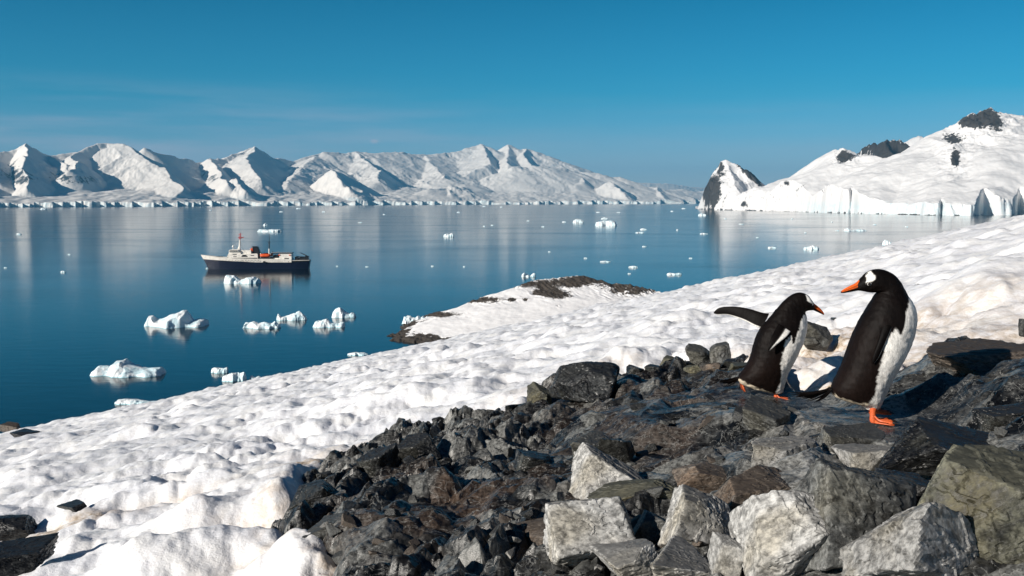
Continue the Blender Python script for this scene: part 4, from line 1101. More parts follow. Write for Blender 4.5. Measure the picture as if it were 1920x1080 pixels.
def build_headland():
    shore = shore_fn([(1303, 392), (1330, 393.5), (1380, 394.5), (1440, 396), (1500, 397.5), (1580, 400), (1650, 401.5), (1740, 403.5), (1820, 404.5), (1920, 403.5), (2100, 403), (2600, 402)])
    def R(pts, sl, sr):
        return ([at_depth(px, py, float(shore((px - 960) / F)) * v) for px, py, v in pts], sl, sr)
    rd = [
     R([(1306, 391, 1.01), (1322, 358, 1.04), (1345, 316, 1.06), (1353, 300, 1.07), (1362, 296, 1.08), (1385, 309, 1.1), (1412, 336, 1.12), (1434, 357, 1.14)], .9, .75),
     R([(1360, 297, 1.08), (1368, 325, 1.055), (1385, 355, 1.03)], .8, .8),
     R([(1434, 357, 1.12), (1465, 346, 1.12), (1485, 331, 1.13), (1508, 331, 1.14), (1530, 320, 1.16)], .6, .32),
     R([(1515, 330, 1.15), (1545, 302, 1.18), (1560, 283, 1.2), (1570, 287, 1.2), (1590, 279, 1.21), (1612, 291, 1.22)], .6, .60),
     R([(1612, 291, 1.22), (1660, 298, 1.24), (1740, 284, 1.27), (1775, 259, 1.30), (1800, 234, 1.33), (1822, 216, 1.34), (1840, 205, 1.35), (1851, 199, 1.35), (1865, 209, 1.35), (1885, 222, 1.35), (1915, 226, 1.35), (1960, 236, 1.35), (2050, 222, 1.35), (2250, 245, 1.35), (2500, 260, 1.3)], .6, .36),
     R([(1600, 292, 1.5), (1622, 280, 1.5), (1640, 267, 1.5), (1650, 270, 1.5), (1665, 263, 1.5), (1690, 266, 1.5), (1712, 276, 1.5), (1730, 292, 1.5)], .9, .9),
     R([(1665, 262, 1.5), (1672, 285, 1.42)], .9, .7),
     R([(1690, 290, 1.85), (1712, 263, 1.85), (1722, 256, 1.85), (1745, 265, 1.85), (1775, 276, 1.85)], .5, .5),
     R([(1851, 199, 1.35), (1836, 240, 1.30), (1800, 275, 1.24), (1790, 310, 1.18)], .42, .62),
     R([(1885, 222, 1.35), (1880, 250, 1.28)], .6, .5),
     R([(1640, 400, 1.0), (1690, 388, 1.015), (1760, 368, 1.03), (1840, 355, 1.045), (1920, 345, 1.06), (2100, 330, 1.08), (2500, 320, 1.1)], .22, .30),
    ]
    nc, nr = 1100, 420
    u = np.linspace(0.178, 0.86, nc)
    v = np.concatenate([np.linspace(0.99, 1.03, 90), np.linspace(1.03, 1.42, 250)[1:], np.linspace(1.42, 2.3, 90)[1:]])
    U, Vv = np.meshgrid(u, v)
    Y = shore(U) * Vv; X = U * Y
    Hh = ridge_height(X, Y, rd, 28, 420, 501)
    px0 = 960 + F * U
    ds_ = Y - shore(U)
    cl = sstep(1480, 1530, px0)
    silz = H + (HOR - np.interp(px0, [1300, 1307, 1318, 1330, 1345, 1353], [394, 391, 362, 338, 313, 290])) / F * Y
    Hh = np.where(px0 < 1353, np.minimum(Hh, silz), Hh)
    dsh = (Y - shore(U)) + 34 * fbm(X / 160, Y / 260, 4, 502) * cl + 8 * fbm(X / 60, Y / 60, 3, 512)
    for ip, iw, idp in ((1594, 9, 50), (1762, 7, 40), (1838, 24, 150), (1907, 14, 130), (1990, 12, 90)):
        q_ = (px0 - ip) / iw
        dsh = dsh - idp * np.where(q_ < 0, np.exp(-(q_ * 2.2) ** 2), np.exp(-q_ ** 2)) * cl
    base = 4 + (30 + 5 * fbm(X / 90, Y / 90, 2, 503)) * cl * (1 - 0.35 * np.exp(-((px0 - 1680) / 60) ** 2)) + 0.10 * np.clip(dsh, 0, 1500) * sstep(1430, 1600, px0)
    base = base * sstep(1.62, 1.40, Vv) - 20 * sstep(1.40, 1.62, Vv)
    edge = sstep(0, 60, Y - shore(U)) * sstep(1303, 1312, px0)
    mtn = sstep(0, 60, Hh - base)
    rn = ridged(X / 170, Y / 130, 5, 505, 0.5)
    g = lambda cx, cy, rx, ry: np.exp(-(((px - cx) / rx) ** 2 + ((py - cy) / ry) ** 2))
    px, py = to_px(X, Y, np.maximum(Hh, base))
    rough = np.clip(0.08 + g(1338, 350, 28, 45) + g(1410, 325, 30, 30) + g(1850, 225, 60, 35) + g(1665, 280, 80, 25) * (Vv > 1.38) + 0.7 * g(1585, 295, 30, 16) + 0.6 * g(1790, 290, 30, 40), 0, 1)
    Z = np.maximum(Hh, base) + (rn - 0.6) * np.where(Vv > 1.38, 26, 55) * rough * mtn + 5 * fbm(X / 120, Y / 120, 4, 506) + 16 * mtn * fbm(X / 340, Y / 260, 3, 536)
    cliff = np.clip(dsh / (14 + 60 * (1 - cl) + 16 * _hash(np.floor(X / 30), np.floor(X / 30) * 0, 540)), 0, 1) ** 0.7
    # crevassed ice wall: vertical fluting behind the brink
    blk = blocks(X, Y, 22.0, 530, 1.2, 0.4, 0.25, 0.3, 1.6, (0, 0))[0]
    Z += cl * sstep(50, 5, dsh) * (0.55 * blk + 3 * fbm(X / 14, Y / 14, 3, 531))
    cliff = np.clip(cliff + 0.10 * fbm(X / 12, Y / 12, 3, 532) * (cliff < 0.98), 0, 1)
    Z = Z * cliff - 8 * (1 - cliff)
    Z = np.where(px0 < 1303, -8, Z)
    gy, gx = np.gradient(Z)
    sl = np.hypot(gx / np.gradient(X, axis=1), gy / np.gradient(Y, axis=0))
    px, py = to_px(X, Y, Z)
    rock = 0.25 * sstep(0.9, 1.4, sl) * (rough > 0.3) + 1.0 * g(1335, 357, 17, 30) + 0.5 * g(1352, 312, 8, 14) + 0.9 * np.exp(-(((px - 1408) - (py - 328) * 1.02) / 9) ** 2) * g(1405, 325, 34, 30)
    rock += 1.0 * g(1665, 280, 60, 20) * (Vv > 1.38) * (Vv < 1.6) * 1.0 + 0.85 * g(1585, 295, 17, 10) + 0.95 * g(1850, 218, 22, 18) + 1.0 * g(1818, 228, 22, 12) + 0.8 * g(1785, 258, 22, 12) + 0.95 * g(1790, 297, 9, 17) + 0.6 * g(1870, 237, 16, 14)
    rock += 0.8 * g(1475, 343, 9, 6) + 0.6 * g(1393, 383, 9, 5) + 0.5 * np.exp(-((px - 1500 - (352 - py) * 1.35) / 6) ** 2) * g(1500, 350, 60, 30)
    rock += 0.75 * (sstep(6, 2, Z)) * sstep(0.0, 0.4, fbm(X / 60, Y / 60, 3, 509) + 0.25)
    rock *= np.where(Vv > 1.62, 0.2, 1)
    V = np.stack([X, Y, Z], -1).reshape(-1, 3)
    tag(link_mesh('headland', V, gridfaces(len(v), nc), M['headland'], attrs={'rock': np.clip(rock, 0, 1).ravel(), 'ice': (sstep(0.5, 1.3, sl) * sstep(60, 35, Z) * cl).ravel() * 0.45}), kind='structure')
build_headland()

def build_islet():
    def R(pts, sl, sr): return ([at_depth(*p) for p in pts], sl, sr)
    rd = [R([(716, 634, 369), (745, 622, 374), (770, 612, 380), (830, 588, 388), (880, 566, 395), (960, 539, 402), (1000, 527, 405), (1060, 518, 408), (1100, 518, 408), (1130, 532, 405), (1180, 533, 400), (1240, 547, 398), (1330, 585, 395)], .75, .26),
          R([(1060, 518, 408), (1045, 545, 398), (1000, 575, 385)], .30, .30)]
    x = np.linspace(-75, 95, 620); y = np.linspace(325, 450, 480)
    X, Y = np.meshgrid(x, y)
    Z = ridge_height(X, Y, rd, 1.6, 14, 601)
    px, py = to_px(X, Y, Z)
    g = lambda cx, cy, rx, ry: np.exp(-(((px - cx) / rx) ** 2 + ((py - cy) / ry) ** 2))
    east = g(1185, 540, 62, 18); crest = np.clip(g(1090, 524, 55, 10) + g(1000, 533, 60, 9) + g(900, 562, 60, 8) + g(830, 590, 40, 6), 0, 1)
    pk = np.clip(0.95 * crest + 1.1 * east + 1.2 * g(1045, 553, 28, 9) + g(1030, 545, 14, 7) + 0.95 * g(1010, 549, 20, 5) + 0.9 * g(960, 562, 8, 4) + 0.7 * g(1075, 535, 16, 6) + 0.6 * g(985, 562, 7, 4) + 0.6 * g(1045, 575, 8, 4), 0, 1.2)
    low = sstep(3.0, 1.4, Z + 0.8 * fbm(X / 5, Y / 5, 3, 604))
    rock = np.clip(pk + low, 0, 1)
    Z += rock * (0.9 * ridged(X / 3.2 + 0.4 * Y / 3.2, Y / 7, 5, 602) - 0.35) + 0.12 * fbm(X / 9, Y / 9, 3, 603)
    Z += east * 1.0 * (ridged((X + 0.6 * Y) / 2.2, (Y - 0.5 * X) / 9, 4, 605) - 0.5)
    rock = np.clip(rock - 0.35 * east * sstep(0.5, 0.75, ridged((X + 0.6 * Y) / 2.2 + 0.5, (Y - 0.5 * X) / 9, 3, 606)), 0, 1)
    Z = np.maximum(Z, -3)
    V = np.stack([X, Y, Z], -1).reshape(-1, 3)
    tag(link_mesh('islet', V, gridfaces(480, 620), M['islet'], attrs={'rock': rock.ravel() * 0.9}), kind='structure')
build_islet()

# ------------------------------------------------------------------ floating ice
def berg(prof, wl, label, depth=0.45, seed=1, group='icebergs in the bay', name='iceberg', cat='iceberg', lo=False, rough=1.0):
    """prof: (px,py) points of the upper outline in the photo, wl: waterline row"""
    prof = np.array(prof, float)
    x0, x1 = prof[0, 0], prof[-1, 0]
    cx, cy = on_water((x0 + x1) / 2, wl)
    s = cy / F
    W = (x1 - x0) * s
    n = 26 if lo else 110; m = 14 if lo else 46
    t = np.linspace(0, 1, n); q = np.linspace(-1, 1, m)
    top = np.interp(x0 + t * (x1 - x0), prof[:, 0], np.maximum(wl - prof[:, 1], 0.3)) * s
    top = top * (0.72 if wl < 525 else 0.9)
    T, Q = np.meshgrid(t, q)
    dp = W * min(0.9, depth * 1.5) * 0.5 * (np.sqrt(np.clip(1 - (2 * t - 1) ** 4, 0, 1)) * 0.9 + 0.1) * (0.75 + 0.35 * fbm(t * 3 + seed, t * 0 + seed, 2, seed))
    hm = top.max()
    off = 0.25 * fbm(t * 2.5 + seed * 3.3, t * 0, 3, seed + 2)
    Qs = np.clip(np.abs(Q - off[None, :]) / (1 + np.abs(off[None, :])), 0, 1)
    X = (T - 0.5) * W + 0.03 * W * fbm(Q * 2, T * 3, 3, seed + 3)
    Y = Q * dp[None, :] + 0.05 * W * fbm(T * 5 + seed, Q, 3, seed + 4)
    Z = top[None, :] * (1 - Qs ** 1.7) ** 0.75
    Z = Z * (1 + 0.10 * rough * fbm(X / (W * 0.16), Y / (W * 0.16), 3, seed + 5)) + 0.14 * hm * rough * (blocks(X, Y, W * 0.17, seed + 6, 1.3, 0.5)[0] / (W * 0.17)) * (0 if lo else 1)
    rim = np.minimum(np.minimum(T, 1 - T) * 14, (1 - np.abs(Q)) * 7)
    Z = np.where(rim < 1, Z * rim - 0.8 * (1 - rim), Z)
    V = np.stack([X, Y, Z], -1).reshape(-1, 3)
    o = link_mesh(name, V, gridfaces(m, n), M['ice'], smooth=not lo)
    o.location = (cx, cy + 0.15 * W * depth, 0)
    tag(o, label, cat, group)
    return o
BERGS = [
 ([(268, 596), (273, 591), (285, 590), (293, 598), (300, 598), (320, 589), (340, 581), (348, 580), (353, 590), (358, 600), (372, 598), (380, 600), (388, 604)], 611, 'iceberg with a tall sloping fin and a small left hump, biggest at the left', .55),
 ([(167, 692), (182, 685), (197, 685), (206, 688), (210, 678), (225, 674), (235, 683), (250, 688), (275, 691), (295, 689), (305, 687), (308, 693)], 703, 'pale blue iceberg with a raised square block, lowest large one at the left', .5),
 ([(418, 520), (425, 514), (438, 515), (450, 524), (460, 521), (470, 517), (476, 518), (481, 523), (485, 518), (488, 526)], 531, 'low white iceberg with a blue hollow just in front of the ship', .5),
 ([(482, 430), (486, 428), (500, 429), (520, 428), (527, 429), (530, 431)], 434.5, 'long flat topped iceberg behind the ship mast', .3),
 ([(453, 610), (460, 604), (475, 602), (485, 606), (495, 603), (507, 606), (515, 601), (520, 607), (527, 604)], 615, 'low rugged iceberg in the middle water, left of the pyramid shaped pair', .45),
 ([(517, 592), (520, 587), (528, 594), (543, 589), (560, 583), (568, 586), (576, 596)], 600, 'rounded lumpy iceberg with a small knob on its left end', .45),
 ([(620, 590), (628, 578), (638, 573), (645, 584), (655, 589), (660, 586), (668, 590)], 595, 'white pyramid shaped iceberg with a low tail to the right', .5),
 ([(585, 606), (592, 601), (605, 599), (612, 597), (620, 604), (630, 607), (640, 603), (648, 606)], 613, 'pointed white iceberg just below the pyramid shaped one', .45),
 ([(753, 602), (758, 593), (768, 591), (778, 596), (783, 591), (788, 597), (792, 591), (797, 596), (801, 591), (812, 594)], 607, 'domed iceberg with a row of toothed ridges beside the snowy islet', .5),
 ([(394, 692), (402, 688), (415, 690), (427, 688), (428, 694)], 699, 'small knobbly iceberg, upper left of the trio near the snow edge', .5),
 ([(415, 706), (425, 701), (437, 697), (450, 698), (459, 697), (461, 708)], 714, 'chunky crumbling iceberg in the middle of the trio near the snow edge', .6),
 ([(467, 705), (472, 703), (478, 708), (484, 704), (492, 708)], 712, 'little two pronged iceberg, right one of the trio near the snow edge', .6),
 ([(650, 663), (665, 660), (680, 661), (692, 664)], 666, 'thin flat ice floe close to the snow edge below the pyramid iceberg', .4),
 ([(212, 751), (230, 748), (255, 749), (280, 753), (302, 753)], 757, 'long flat white floe at the snow edge in the lower left water', .3),
 ([(1116, 415), (1130, 411), (1145, 410), (1152, 411), (1157, 417)], 423, 'largest white iceberg in the far middle water, with a dark right end', .5),
 ([(1127, 409), (1133, 406), (1140, 408)], 411, 'small white berg just behind the largest far iceberg', .5),
 ([(1074, 412), (1082, 408), (1090, 409), (1095, 413)], 418, 'rounded white berg left of the largest far iceberg', .5),
 ([(977, 514), (983, 508), (990, 514), (994, 517), (1001, 509), (1005, 508)], 519, 'small iceberg with a round head and a thin tilted fin beyond the islet', .5),
 ([(831, 440), (837, 435), (841, 438), (847, 434), (851, 439)], 444, 'small double topped berg in the far water right of the ship', .5),
 ([(1309, 401), (1315, 398), (1325, 401)], 405, 'white berg near the dark pyramid mountain foot', .5),
 ([(1250, 512), (1256, 510), (1266, 512), (1275, 510), (1279, 512)], 515.5, 'flat two ended floe just above the snow slope, right of the islet', .3),
 ([(1178, 499), (1188, 497), (1196, 499)], 502, 'little oval floe between the islet and the far bergs', .3),
 ([(1124, 489), (1135, 488), (1146, 490)], 491.5, 'thin straight floe left of the little oval floe', .25),
 ([(1507, 463), (1518, 460), (1525, 457), (1530, 460), (1536, 463)], 468, 'two lobed white floe near the upper snow edge at the right', .4),
 ([(1440, 462), (1448, 461), (1456, 463)], 465.5, 'small flat floe left of the two lobed floe', .4),
 ([(1583, 430), (1590, 426), (1598, 430), (1612, 428), (1626, 430)], 433, 'low pair of joined floes in front of the right headland', .3),
 ([(1655, 452), (1660, 445), (1668, 450), (1678, 453)], 460, 'white sail shaped berg peeking over the snow slope at right', .5),
 ([(1200, 428), (1206, 427), (1213, 429)], 431, 'upper of two little floes below the largest far iceberg at its right', .4),
 ([(1191, 435), (1200, 434), (1208, 435)], 437, 'lower of two little floes below the largest far iceberg at its right', .4),
 ([(1312, 437), (1320, 436), (1328, 438)], 439, 'small floe in open water under the pyramid mountain', .4),
 ([(30, 437), (35, 435), (40, 438)], 440, 'lone small ice chunk near the left edge', .5),
 ([(113, 508), (118, 506), (123, 509)], 511, 'lone ice chunk in the left water, level with the ship hull', .5),
 ([(75, 390), (81, 388), (87, 391)], 393, 'small berg below the glacier front at the far left', .5),
 ([(493, 421), (498, 416), (502, 421)], 423, 'tiny berg just behind the long flat topped iceberg', .6),
]
for i, (pr, wl, lb, dp) in enumerate(BERGS):
    berg(pr, wl, lb, dp, seed=11 + i * 7, lo=(pr[-1][0] - pr[0][0]) < 25)
rr = random.Random(9)
ANCH = [(330, 595, 'tall finned iceberg'), (237, 688, 'pale blue block iceberg'), (480, 480, 'ship'), (506, 431, 'flat topped iceberg'), (841, 438, 'double topped berg'), (1137, 415, 'largest far iceberg'), (1085, 412, 'rounded white berg'), (990, 514, 'berg with the tilted fin'), (1265, 513, 'two ended floe'), (1187, 499, 'oval floe'), (1522, 463, 'two lobed floe'), (1604, 430, 'joined floes'), (1317, 401, 'pyramid mountain foot'), (1320, 438, 'floe under the pyramid mountain'), (780, 599, 'toothed iceberg by the islet'), (35, 437, 'lone chunk at the left edge'), (560, 388, 'far glacier front left of centre'), (900, 384, 'far glacier front right of centre'), (1135, 490, 'thin straight floe'), (640, 497, 'ship stern wake water'), (1204, 431, 'two little floes')]
bits = [(130, 477), (395, 394), (402, 396), (527, 397), (534, 397), (607, 397), (870, 500), (880, 501), (811, 499), (1030, 472), (1270, 431), (1208, 462), (1122, 398), (1160, 398), (990, 414), (980, 420), (923, 422), (908, 424), (1018, 425), (1040, 428), (1058, 416),
        (632, 499), (688, 500), (1180, 513), (1196, 513), (1295, 484), (1098, 484), (1420, 445), (1485, 410), (1560, 416), (1640, 421), (1700, 425), (1750, 428), (1510, 436), (1360, 410), (1390, 420), (908, 387), (940, 388), (560, 391), (300, 391), (1282, 391), (1260, 396), (720, 402), (860, 398), (675, 417), (388, 503), (437, 503), (10, 502), (1570, 432), (1270, 405)]
fused = set()
for i, (px, py) in enumerate(bits):
    wd = rr.uniform(2, 4.6)
    q = min(ANCH, key=lambda a: math.hypot(a[0] - px, (a[1] - py) * 2.0))
    rel = ('just ' if math.hypot(q[0] - px, q[1] - py) < 40 else 'well ' if math.hypot(q[0] - px, q[1] - py) > 90 else '') + ('left of' if q[0] > px and q[0] - px > abs(q[1] - py) else 'right of' if px - q[0] > abs(q[1] - py) else 'below' if py > q[1] else 'above')
    flab = 'tiny white ice fragment %s the %s' % (rel, q[2].replace('ship stern wake water', 'open water behind the ship stern'))
    if flab in fused: continue
    fused.add(flab)
    berg([(px - wd, py - 1), (px - wd * 0.2, py - rr.uniform(1.2, 2.0)), (px + wd, py - 1)], py + 0.8, flab, 0.5, seed=400 + i * 3, group='tiny ice fragments drifting in the bay', name='ice_fragment', cat='ice fragment', lo=True)

# ------------------------------------------------------------------ the ship
def paint(name, c, rough=0.4):
    m, t, b = newmat(name, rough, 0.5, c)
    n = noise(t, 0.6, 4, 0.6, objco(t)); n2 = noise(t, 4, 3, 0.6, objco(t))
    c2 = mixc(t, mrange(t, n, 0.3, 0.7), tuple(x * 0.82 for x in c), tuple(min(1, x * 1.08) for x in c))
    L(t, mixc(t, mrange(t, n2, 0.62, 0.8, 0, 0.25), c2, (0.25, 0.15, 0.09)), b.inputs['Base Color'])
    return m
M['navy'] = paint('navy_hull_paint', (0.004, 0.009, 0.030)); M['swhite'] = paint('white_ship_paint', (0.86, 0.82, 0.75)); M['sblack'] = paint('black_ship_paint', (0.012, 0.012, 0.015))
M['orange'] = paint('orange_paint', (0.75, 0.10, 0.02)); M['sred'] = paint('red_paint', (0.45, 0.04, 0.04)); M['deck'] = paint('green_grey_deck', (0.10, 0.10, 0.09), 0.7); M['glass'], _, _ = newmat('window_glass', 0.1, 0.6, (0.015, 0.02, 0.025))
def build_ship():
    sx, sy = on_water(480, 504)
    u_ = sy / F / 8.0
    X = lambda c: (c - 960) * u_
    Zz = lambda c: (672 - c) * u_
    root = empty('ship', (sx, sy, 0)); root.rotation_euler = (0, 0, math.radians(4))
    tag(root, 'expedition ship with navy blue hull, white upperworks, black funnel and orange lifeboat', 'ship')
    def half(s):
        b = 6.6
        f = np.where(s < 0.38, 1 - (1 - s / 0.38) ** 2.1, 1.0)
        f = f * np.where(s > 0.82, 1 - 0.30 * ((s - 0.82) / 0.18) ** 2, 1.0)
        return b * np.maximum(f, 0.012)
    def hull_part(name, z0, z1, mat, s0=0.0, s1=1.0, grow=0.0, k=9):
        s = np.linspace(s0, s1, 70); rows = []
        for q in np.linspace(0, 1, k):
            cz0 = np.interp(s, [p[0] for p in z0], [p[1] for p in z0]); cz1 = np.interp(s, [p[0] for p in z1], [p[1] for p in z1])
            cz = cz0 + (cz1 - cz0) * q
            h = np.clip((690 - cz) / (690 - 460.0), 0, 1)
            xl = 258 - 108 * h ** 1.3; xr = 1745 + 38 * h
            xc = xl + (xr - xl) * s
            hb = half(s) * (0.72 + 0.28 * h) + grow
            rows.append(np.stack([X(xc), hb, Zz(cz)], -1))
        A = np.array(rows)
        B_ = A.copy(); B_[:, :, 1] *= -1
        V = np.concatenate([A, B_[:, ::-1]], 1)          # port then starboard, closed round the stern
        nk, nn = V.shape[0], V.shape[1]
        Fc = [tuple(f) for f in gridfaces(nk, nn, True).tolist()]
        n0 = (nk - 1) * nn
        # cap with a deck just below the rim
        Vf = V.reshape(-1, 3)
        for i in range(69):
            Fc.append((n0 + i, n0 + i + 1, n0 + nn - 2 - i, n0 + nn - 1 - i))
        return link_mesh(name, Vf, Fc, mat, root, False)
    blue_top = [(0, 522), (0.1, 533), (0.5, 568), (0.8, 572), (1, 560)]
    hull_part('hull', [(0, 700), (1, 700)], blue_top, M['navy'])
    hull_part('bulwark', blue_top, [(0, 456), (0.06, 468), (0.16, 488), (0.3, 505), (0.52, 515), (0.81, 520)], M['swhite'], 0, 0.812, 0.03, 4)
    hull_part('stern_bulwark', [(0.78, 572), (1, 560)], [(0.78, 545), (1, 540)], M['sblack'], 0.805, 1.0, 0.03, 3)
    hull_part('rubbing_strake', [(0.805, 548), (1, 546)], [(0.805, 541), (1, 539)], M['swhite'], 0.806, 1.0, 0.10, 2)
    def bx(name, parts, mat, parent=root, bev=0.08):
        bm = bmesh.new()
        for x0, x1, z0, z1, y0, y1, *tp in parts:       # crop-pixel x and z, metres in y; optional slant of the top
            sl = tp[0] if tp else (0, 0)
            vs = [bm.verts.new((X(a + (s_ if c_ else 0)), b, Zz(c))) for c, c_ in ((z0, 0), (z1, 1)) for a, s_, b in ((x0, sl[0], y0), (x1, sl[1], y0), (x1, sl[1], y1), (x0, sl[0], y1))]
            for f in ((0, 1, 2, 3), (7, 6, 5, 4), (0, 4, 5, 1), (1, 5, 6, 2), (2, 6, 7, 3), (3, 7, 4, 0)):
                bm.faces.new([vs[i] for i in f])
        bmesh.ops.recalc_face_normals(bm, faces=bm.faces)
        if bev: bmesh.ops.bevel(bm, geom=bm.edges, offset=bev, segments=1, affect='EDGES')
        me = bpy.data.meshes.new(name); bm.to_mesh(me); bm.free(); me.materials.append(mat)
        o = bpy.data.objects.new(name, me); COL.objects.link(o); o.parent = parent; return o
    def rod(name, pts, mat, parent=root, k=8):
        bm = bmesh.new()
        for (xa, ya, za, ra), (xb, yb, zb, rb) in pts:
            a = Vector((X(xa), ya, Zz(za))); b = Vector((X(xb), yb, Zz(zb))); d = (b - a).normalized()
            n1 = d.orthogonal().normalized(); n2 = d.cross(n1)
            r0 = [bm.verts.new(a + (n1 * math.cos(2 * math.pi * i / k) + n2 * math.sin(2 * math.pi * i / k)) * ra) for i in range(k)]
            r1 = [bm.verts.new(b + (n1 * math.cos(2 * math.pi * i / k) + n2 * math.sin(2 * math.pi * i / k)) * rb) for i in range(k)]
            for i in range(k): bm.faces.new((r0[i], r0[(i + 1) % k], r1[(i + 1) % k], r1[i]))
            bm.faces.new(r0[::-1]); bm.faces.new(r1)
        me = bpy.data.meshes.new(name); bm.to_mesh(me); bm.free(); me.materials.append(mat)
        o = bpy.data.objects.new(name, me); COL.objects.link(o); o.parent = parent; return o
    house = bx('deckhouse', [(535, 1010, 545, 445, -5.2, 5.2, (40, 0)), (575, 760, 445, 405, -4.6, 4.6, (15, -10)), (760, 905, 445, 388, -3.6, 3.6), (905, 1000, 445, 440, -4.6, 4.6)], M['swhite'])
    bx('window', [(640, 700, 452, 442, -5.28, 5.28), (650, 700, 482, 474, -5.26, 5.26), (560, 575, 500, 492, -5.26, 5.26), (905, 955, 470, 460, -5.28, 5.28), (660, 700, 411, 404, -4.66, 4.66)], M['glass'], house, 0)
    bx('promenade_opening', [(765, 865, 486, 456, -5.3, 5.3, (22, -30)), (575, 1000, 513, 500, -5.35, 5.35)], M['sblack'], house, 0.02)
    bx('bridge', [(580, 735, 405, 378, -5.6, 5.6, (25, -15))], M['swhite'])
    bx('bridge_window', [(598, 722, 398, 388, -5.72, 5.72, (6, -6))], M['glass'], bpy.data.objects['bridge'], 0)
    rod('radar_dome', [((628, 0, 405, .25), (628, 0, 345, .2)), ((628, 0, 350, .3), (628, 0, 338, .75)), ((628, 0, 338, .75), (628, 0, 318, .4))], M['swhite'])
    rod('orange_deck_fitting', [((612, -3.5, 405, .5), (612, -3.5, 378, .5)), ((612, 3.5, 405, .5), (612, 3.5, 378, .5))], M['orange'])
    rod('foremast', [((720, 0, 400, .85), (733, 0, 235, .42)), ((690, 0, 395, .2), (728, 0, 300, .15))], M['swhite'])
    rod('foremast_top', [((733, 0, 235, .32), (740, 0, 128, .2)), ((705, 0, 198, .3), (790, 0, 200, .3)), ((712, 0, 155, .22), (765, 0, 150, .22)), ((738, -3, 200, .2), (738, 3, 200, .2)), ((725, 0, 180, .2), (752, 0, 180, .45)), ((715, 0, 215, .25), (760, 0, 212, .25))], M['sred'])
    bx('funnel', [(915, 1035, 440, 342, -2.2, 2.2, (12, -32)), (905, 1000, 348, 334, -2.0, 2.0, (10, -5))], M['sblack'], bev=0.3)
    bx('funnel_collar', [(888, 935, 408, 360, -2.6, 2.6, (10, -10))], M['orange'], bev=0.25)
    bx('boat_deck', [(1010, 1230, 520, 498, -5.8, 5.8), (1000, 1040, 500, 435, -4.5, 4.5)], M['sblack'])
    # lifeboats: lofted hulls with canopies
    for sg in (-1, 1):
        s = np.linspace(-1, 1, 24); a = np.linspace(0, 2 * np.pi, 16, endpoint=False)
        r = np.sqrt(np.clip(1 - s ** 4, 0.001, 1))
        Vx = X(1122) + 78 * u_ * s[:, None] + 0 * a; Vy = sg * 5.9 + 1.35 * r[:, None] * np.cos(a); Vz = Zz(466) + 1.3 * r[:, None] * np.sin(a)
        link_mesh('lifeboat', np.stack([Vx, Vy, Vz], -1).reshape(-1, 3), gridfaces(24, 16, True), M['orange'], root)
        rod('davit', [((1048, sg * 4.6, 500, .2), (1052, sg * 5.6, 432, .18)), ((1052, sg * 5.6, 432, .18), (1060, sg * 6.2, 440, .15)), ((1196, sg * 4.6, 500, .2), (1200, sg * 5.6, 432, .18)), ((1200, sg * 5.6, 432, .18), (1190, sg * 6.2, 440, .15))], M['swhite'])
    rod('mainmast', [((1160, 0, 500, .55), (1160, 0, 370, .42)), ], M['swhite'])
    rod('mainmast_top', [((1160, 0, 370, .42), (1164, 0, 270, .35)), ((1164, 0, 270, .28), (1167, 0, 150, .13)), ((1140, 0, 272, .22), (1185, 0, 272, .22)), ((1163, -2.5, 285, .2), (1163, 2.5, 285, .2))], M['sblack'])
    rod('cargo_boom', [((1215, 0, 440, .3), (1212, 0, 408, .25)), ((1215, 0, 500, .3), (1215, 0, 440, .3))], M['sblack'])
    aft = bx('aft_deckhouse', [(1325, 1505, 535, 440, -4.9, 4.9, (0, 0)), (1215, 1325, 535, 505, -4.9, 4.9), (1470, 1508, 572, 520, -6.3, 6.3)], M['swhite'])
    bx('awning_roof', [(1205, 1512, 440, 431, -5.2, 5.2)], M['sblack'], bev=0.02)
    bx('dark_opening', [(1400, 1465, 520, 506, -5.0, 5.0), (1230, 1300, 505, 462, -3.8, 3.8, (10, 20))], M['sblack'], aft, 0.02)
    bx('life_raft', [(1310, 1335, 468, 452, -5.4, -4.9), (1470, 1490, 470, 456, -5.4, -4.9)], M['orange'])
    bx('hull_door', [(1090, 1125, 575, 550, -6.85, -6.4)], M['sblack'])
    rod('stern_crane', [((1725, -1, 560, .45), (1735, -1, 482, .4)), ((1735, -1, 486, .38), (1625, -1.5, 430, .22)), ((1560, 2, 490, .25), (1700, 2, 500, .25))], M['sblack'])
    bx('winch', [(1545, 1600, 545, 488, -3, 3, (5, -12)), (1600, 1700, 545, 500, -2.5, 2.5, (5, -5)), (1690, 1750, 545, 482, -3.2, 3.2, (5, -5))], M['sblack'], bev=0.2)
    rails = [((x_, -5.0, 431, .06), (x_, -5.0, 420, .06)) for x_ in range(1215, 1510, 24)] + [((1210, -5.0, 420, .06), (1510, -5.0, 420, .06))]
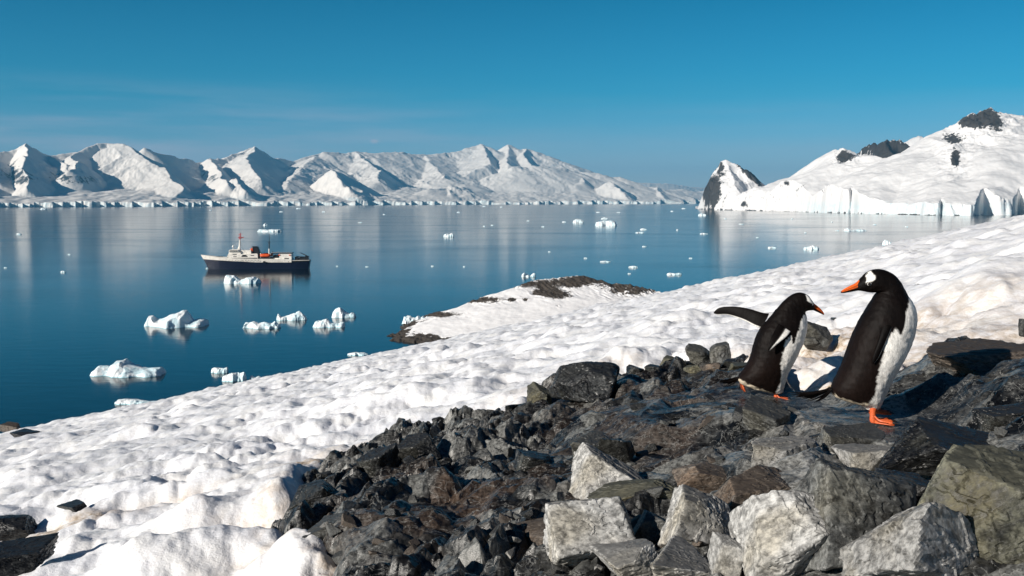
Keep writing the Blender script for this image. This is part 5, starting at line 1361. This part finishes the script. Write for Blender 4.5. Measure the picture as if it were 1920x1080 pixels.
    rails += [((x_, -6.4 * min(1, (x_ - 120) / 420), 488 + (x_ - 250) * 0.035, .06), (x_, -6.4 * min(1, (x_ - 120) / 420), 476 + (x_ - 250) * 0.035, .06)) for x_ in range(260, 540, 26)]
    rod('railing', rails, M['swhite'], k=5)
    for wx_ in range(300, 1060, 48):
        bx('porthole', [(wx_, wx_ + 7, 541 + (wx_ - 300) * 0.006, 533 + (wx_ - 300) * 0.006, -6.66 * min(1.0, 0.55 + (wx_ - 250) / 700.0), -6.4 * min(1.0, 0.5 + (wx_ - 250) / 700.0))], M['glass'], bpy.data.objects['bulwark'], 0)
    rod('rigging', [((733, 0, 240, .05), (300, 0, 478, .05)), ((737, 0, 200, .05), (1165, 0, 260, .05)), ((1166, 0, 200, .05), (1500, 0, 431, .05)), ((730, -1, 250, .05), (800, -4, 400, .05)), ((1163, -1, 280, .05), (1100, -4.5, 430, .05)), ((1163, -1, 280, .05), (1240, -4.5, 430, .05))], M['sblack'], k=4)
    rod('anchor_chain', [((262, -1.2, 560, .12), (225, -3.0, 676, .12))], M['sblack'], k=5)
    bx('foredeck_winch', [(385, 430, 500, 482, -1.5, 1.5), (450, 470, 505, 480, -1, 1)], M['deck'], bev=0.15)
build_ship()

# ------------------------------------------------------------------ air
def build_haze():
    x0, x1, y0, y1, z0, z1 = -22000, 26000, -300, 48000, -40, 1600
    V = [(x0, y0, z0), (x1, y0, z0), (x1, y1, z0), (x0, y1, z0), (x0, y0, z1), (x1, y0, z1), (x1, y1, z1), (x0, y1, z1)]
    m = bpy.data.materials.new('air'); m.use_nodes = True; t = m.node_tree; t.nodes.clear()
    pv = N(t, 'ShaderNodeVolumePrincipled'); pv.inputs['Color'].default_value = (0.16, 0.58, 0.95, 1); pv.inputs['Density'].default_value = HAZE; pv.inputs['Anisotropy'].default_value = 0.0
    o_ = N(t, 'ShaderNodeOutputMaterial'); L(t, pv.outputs[0], o_.inputs['Volume'])
    tag(link_mesh('haze', V, [(3, 2, 1, 0), (4, 5, 6, 7), (0, 1, 5, 4), (1, 2, 6, 5), (2, 3, 7, 6), (3, 0, 4, 7)], m, smooth=False), kind='stuff')
HAZE = 2.6e-5
build_haze()
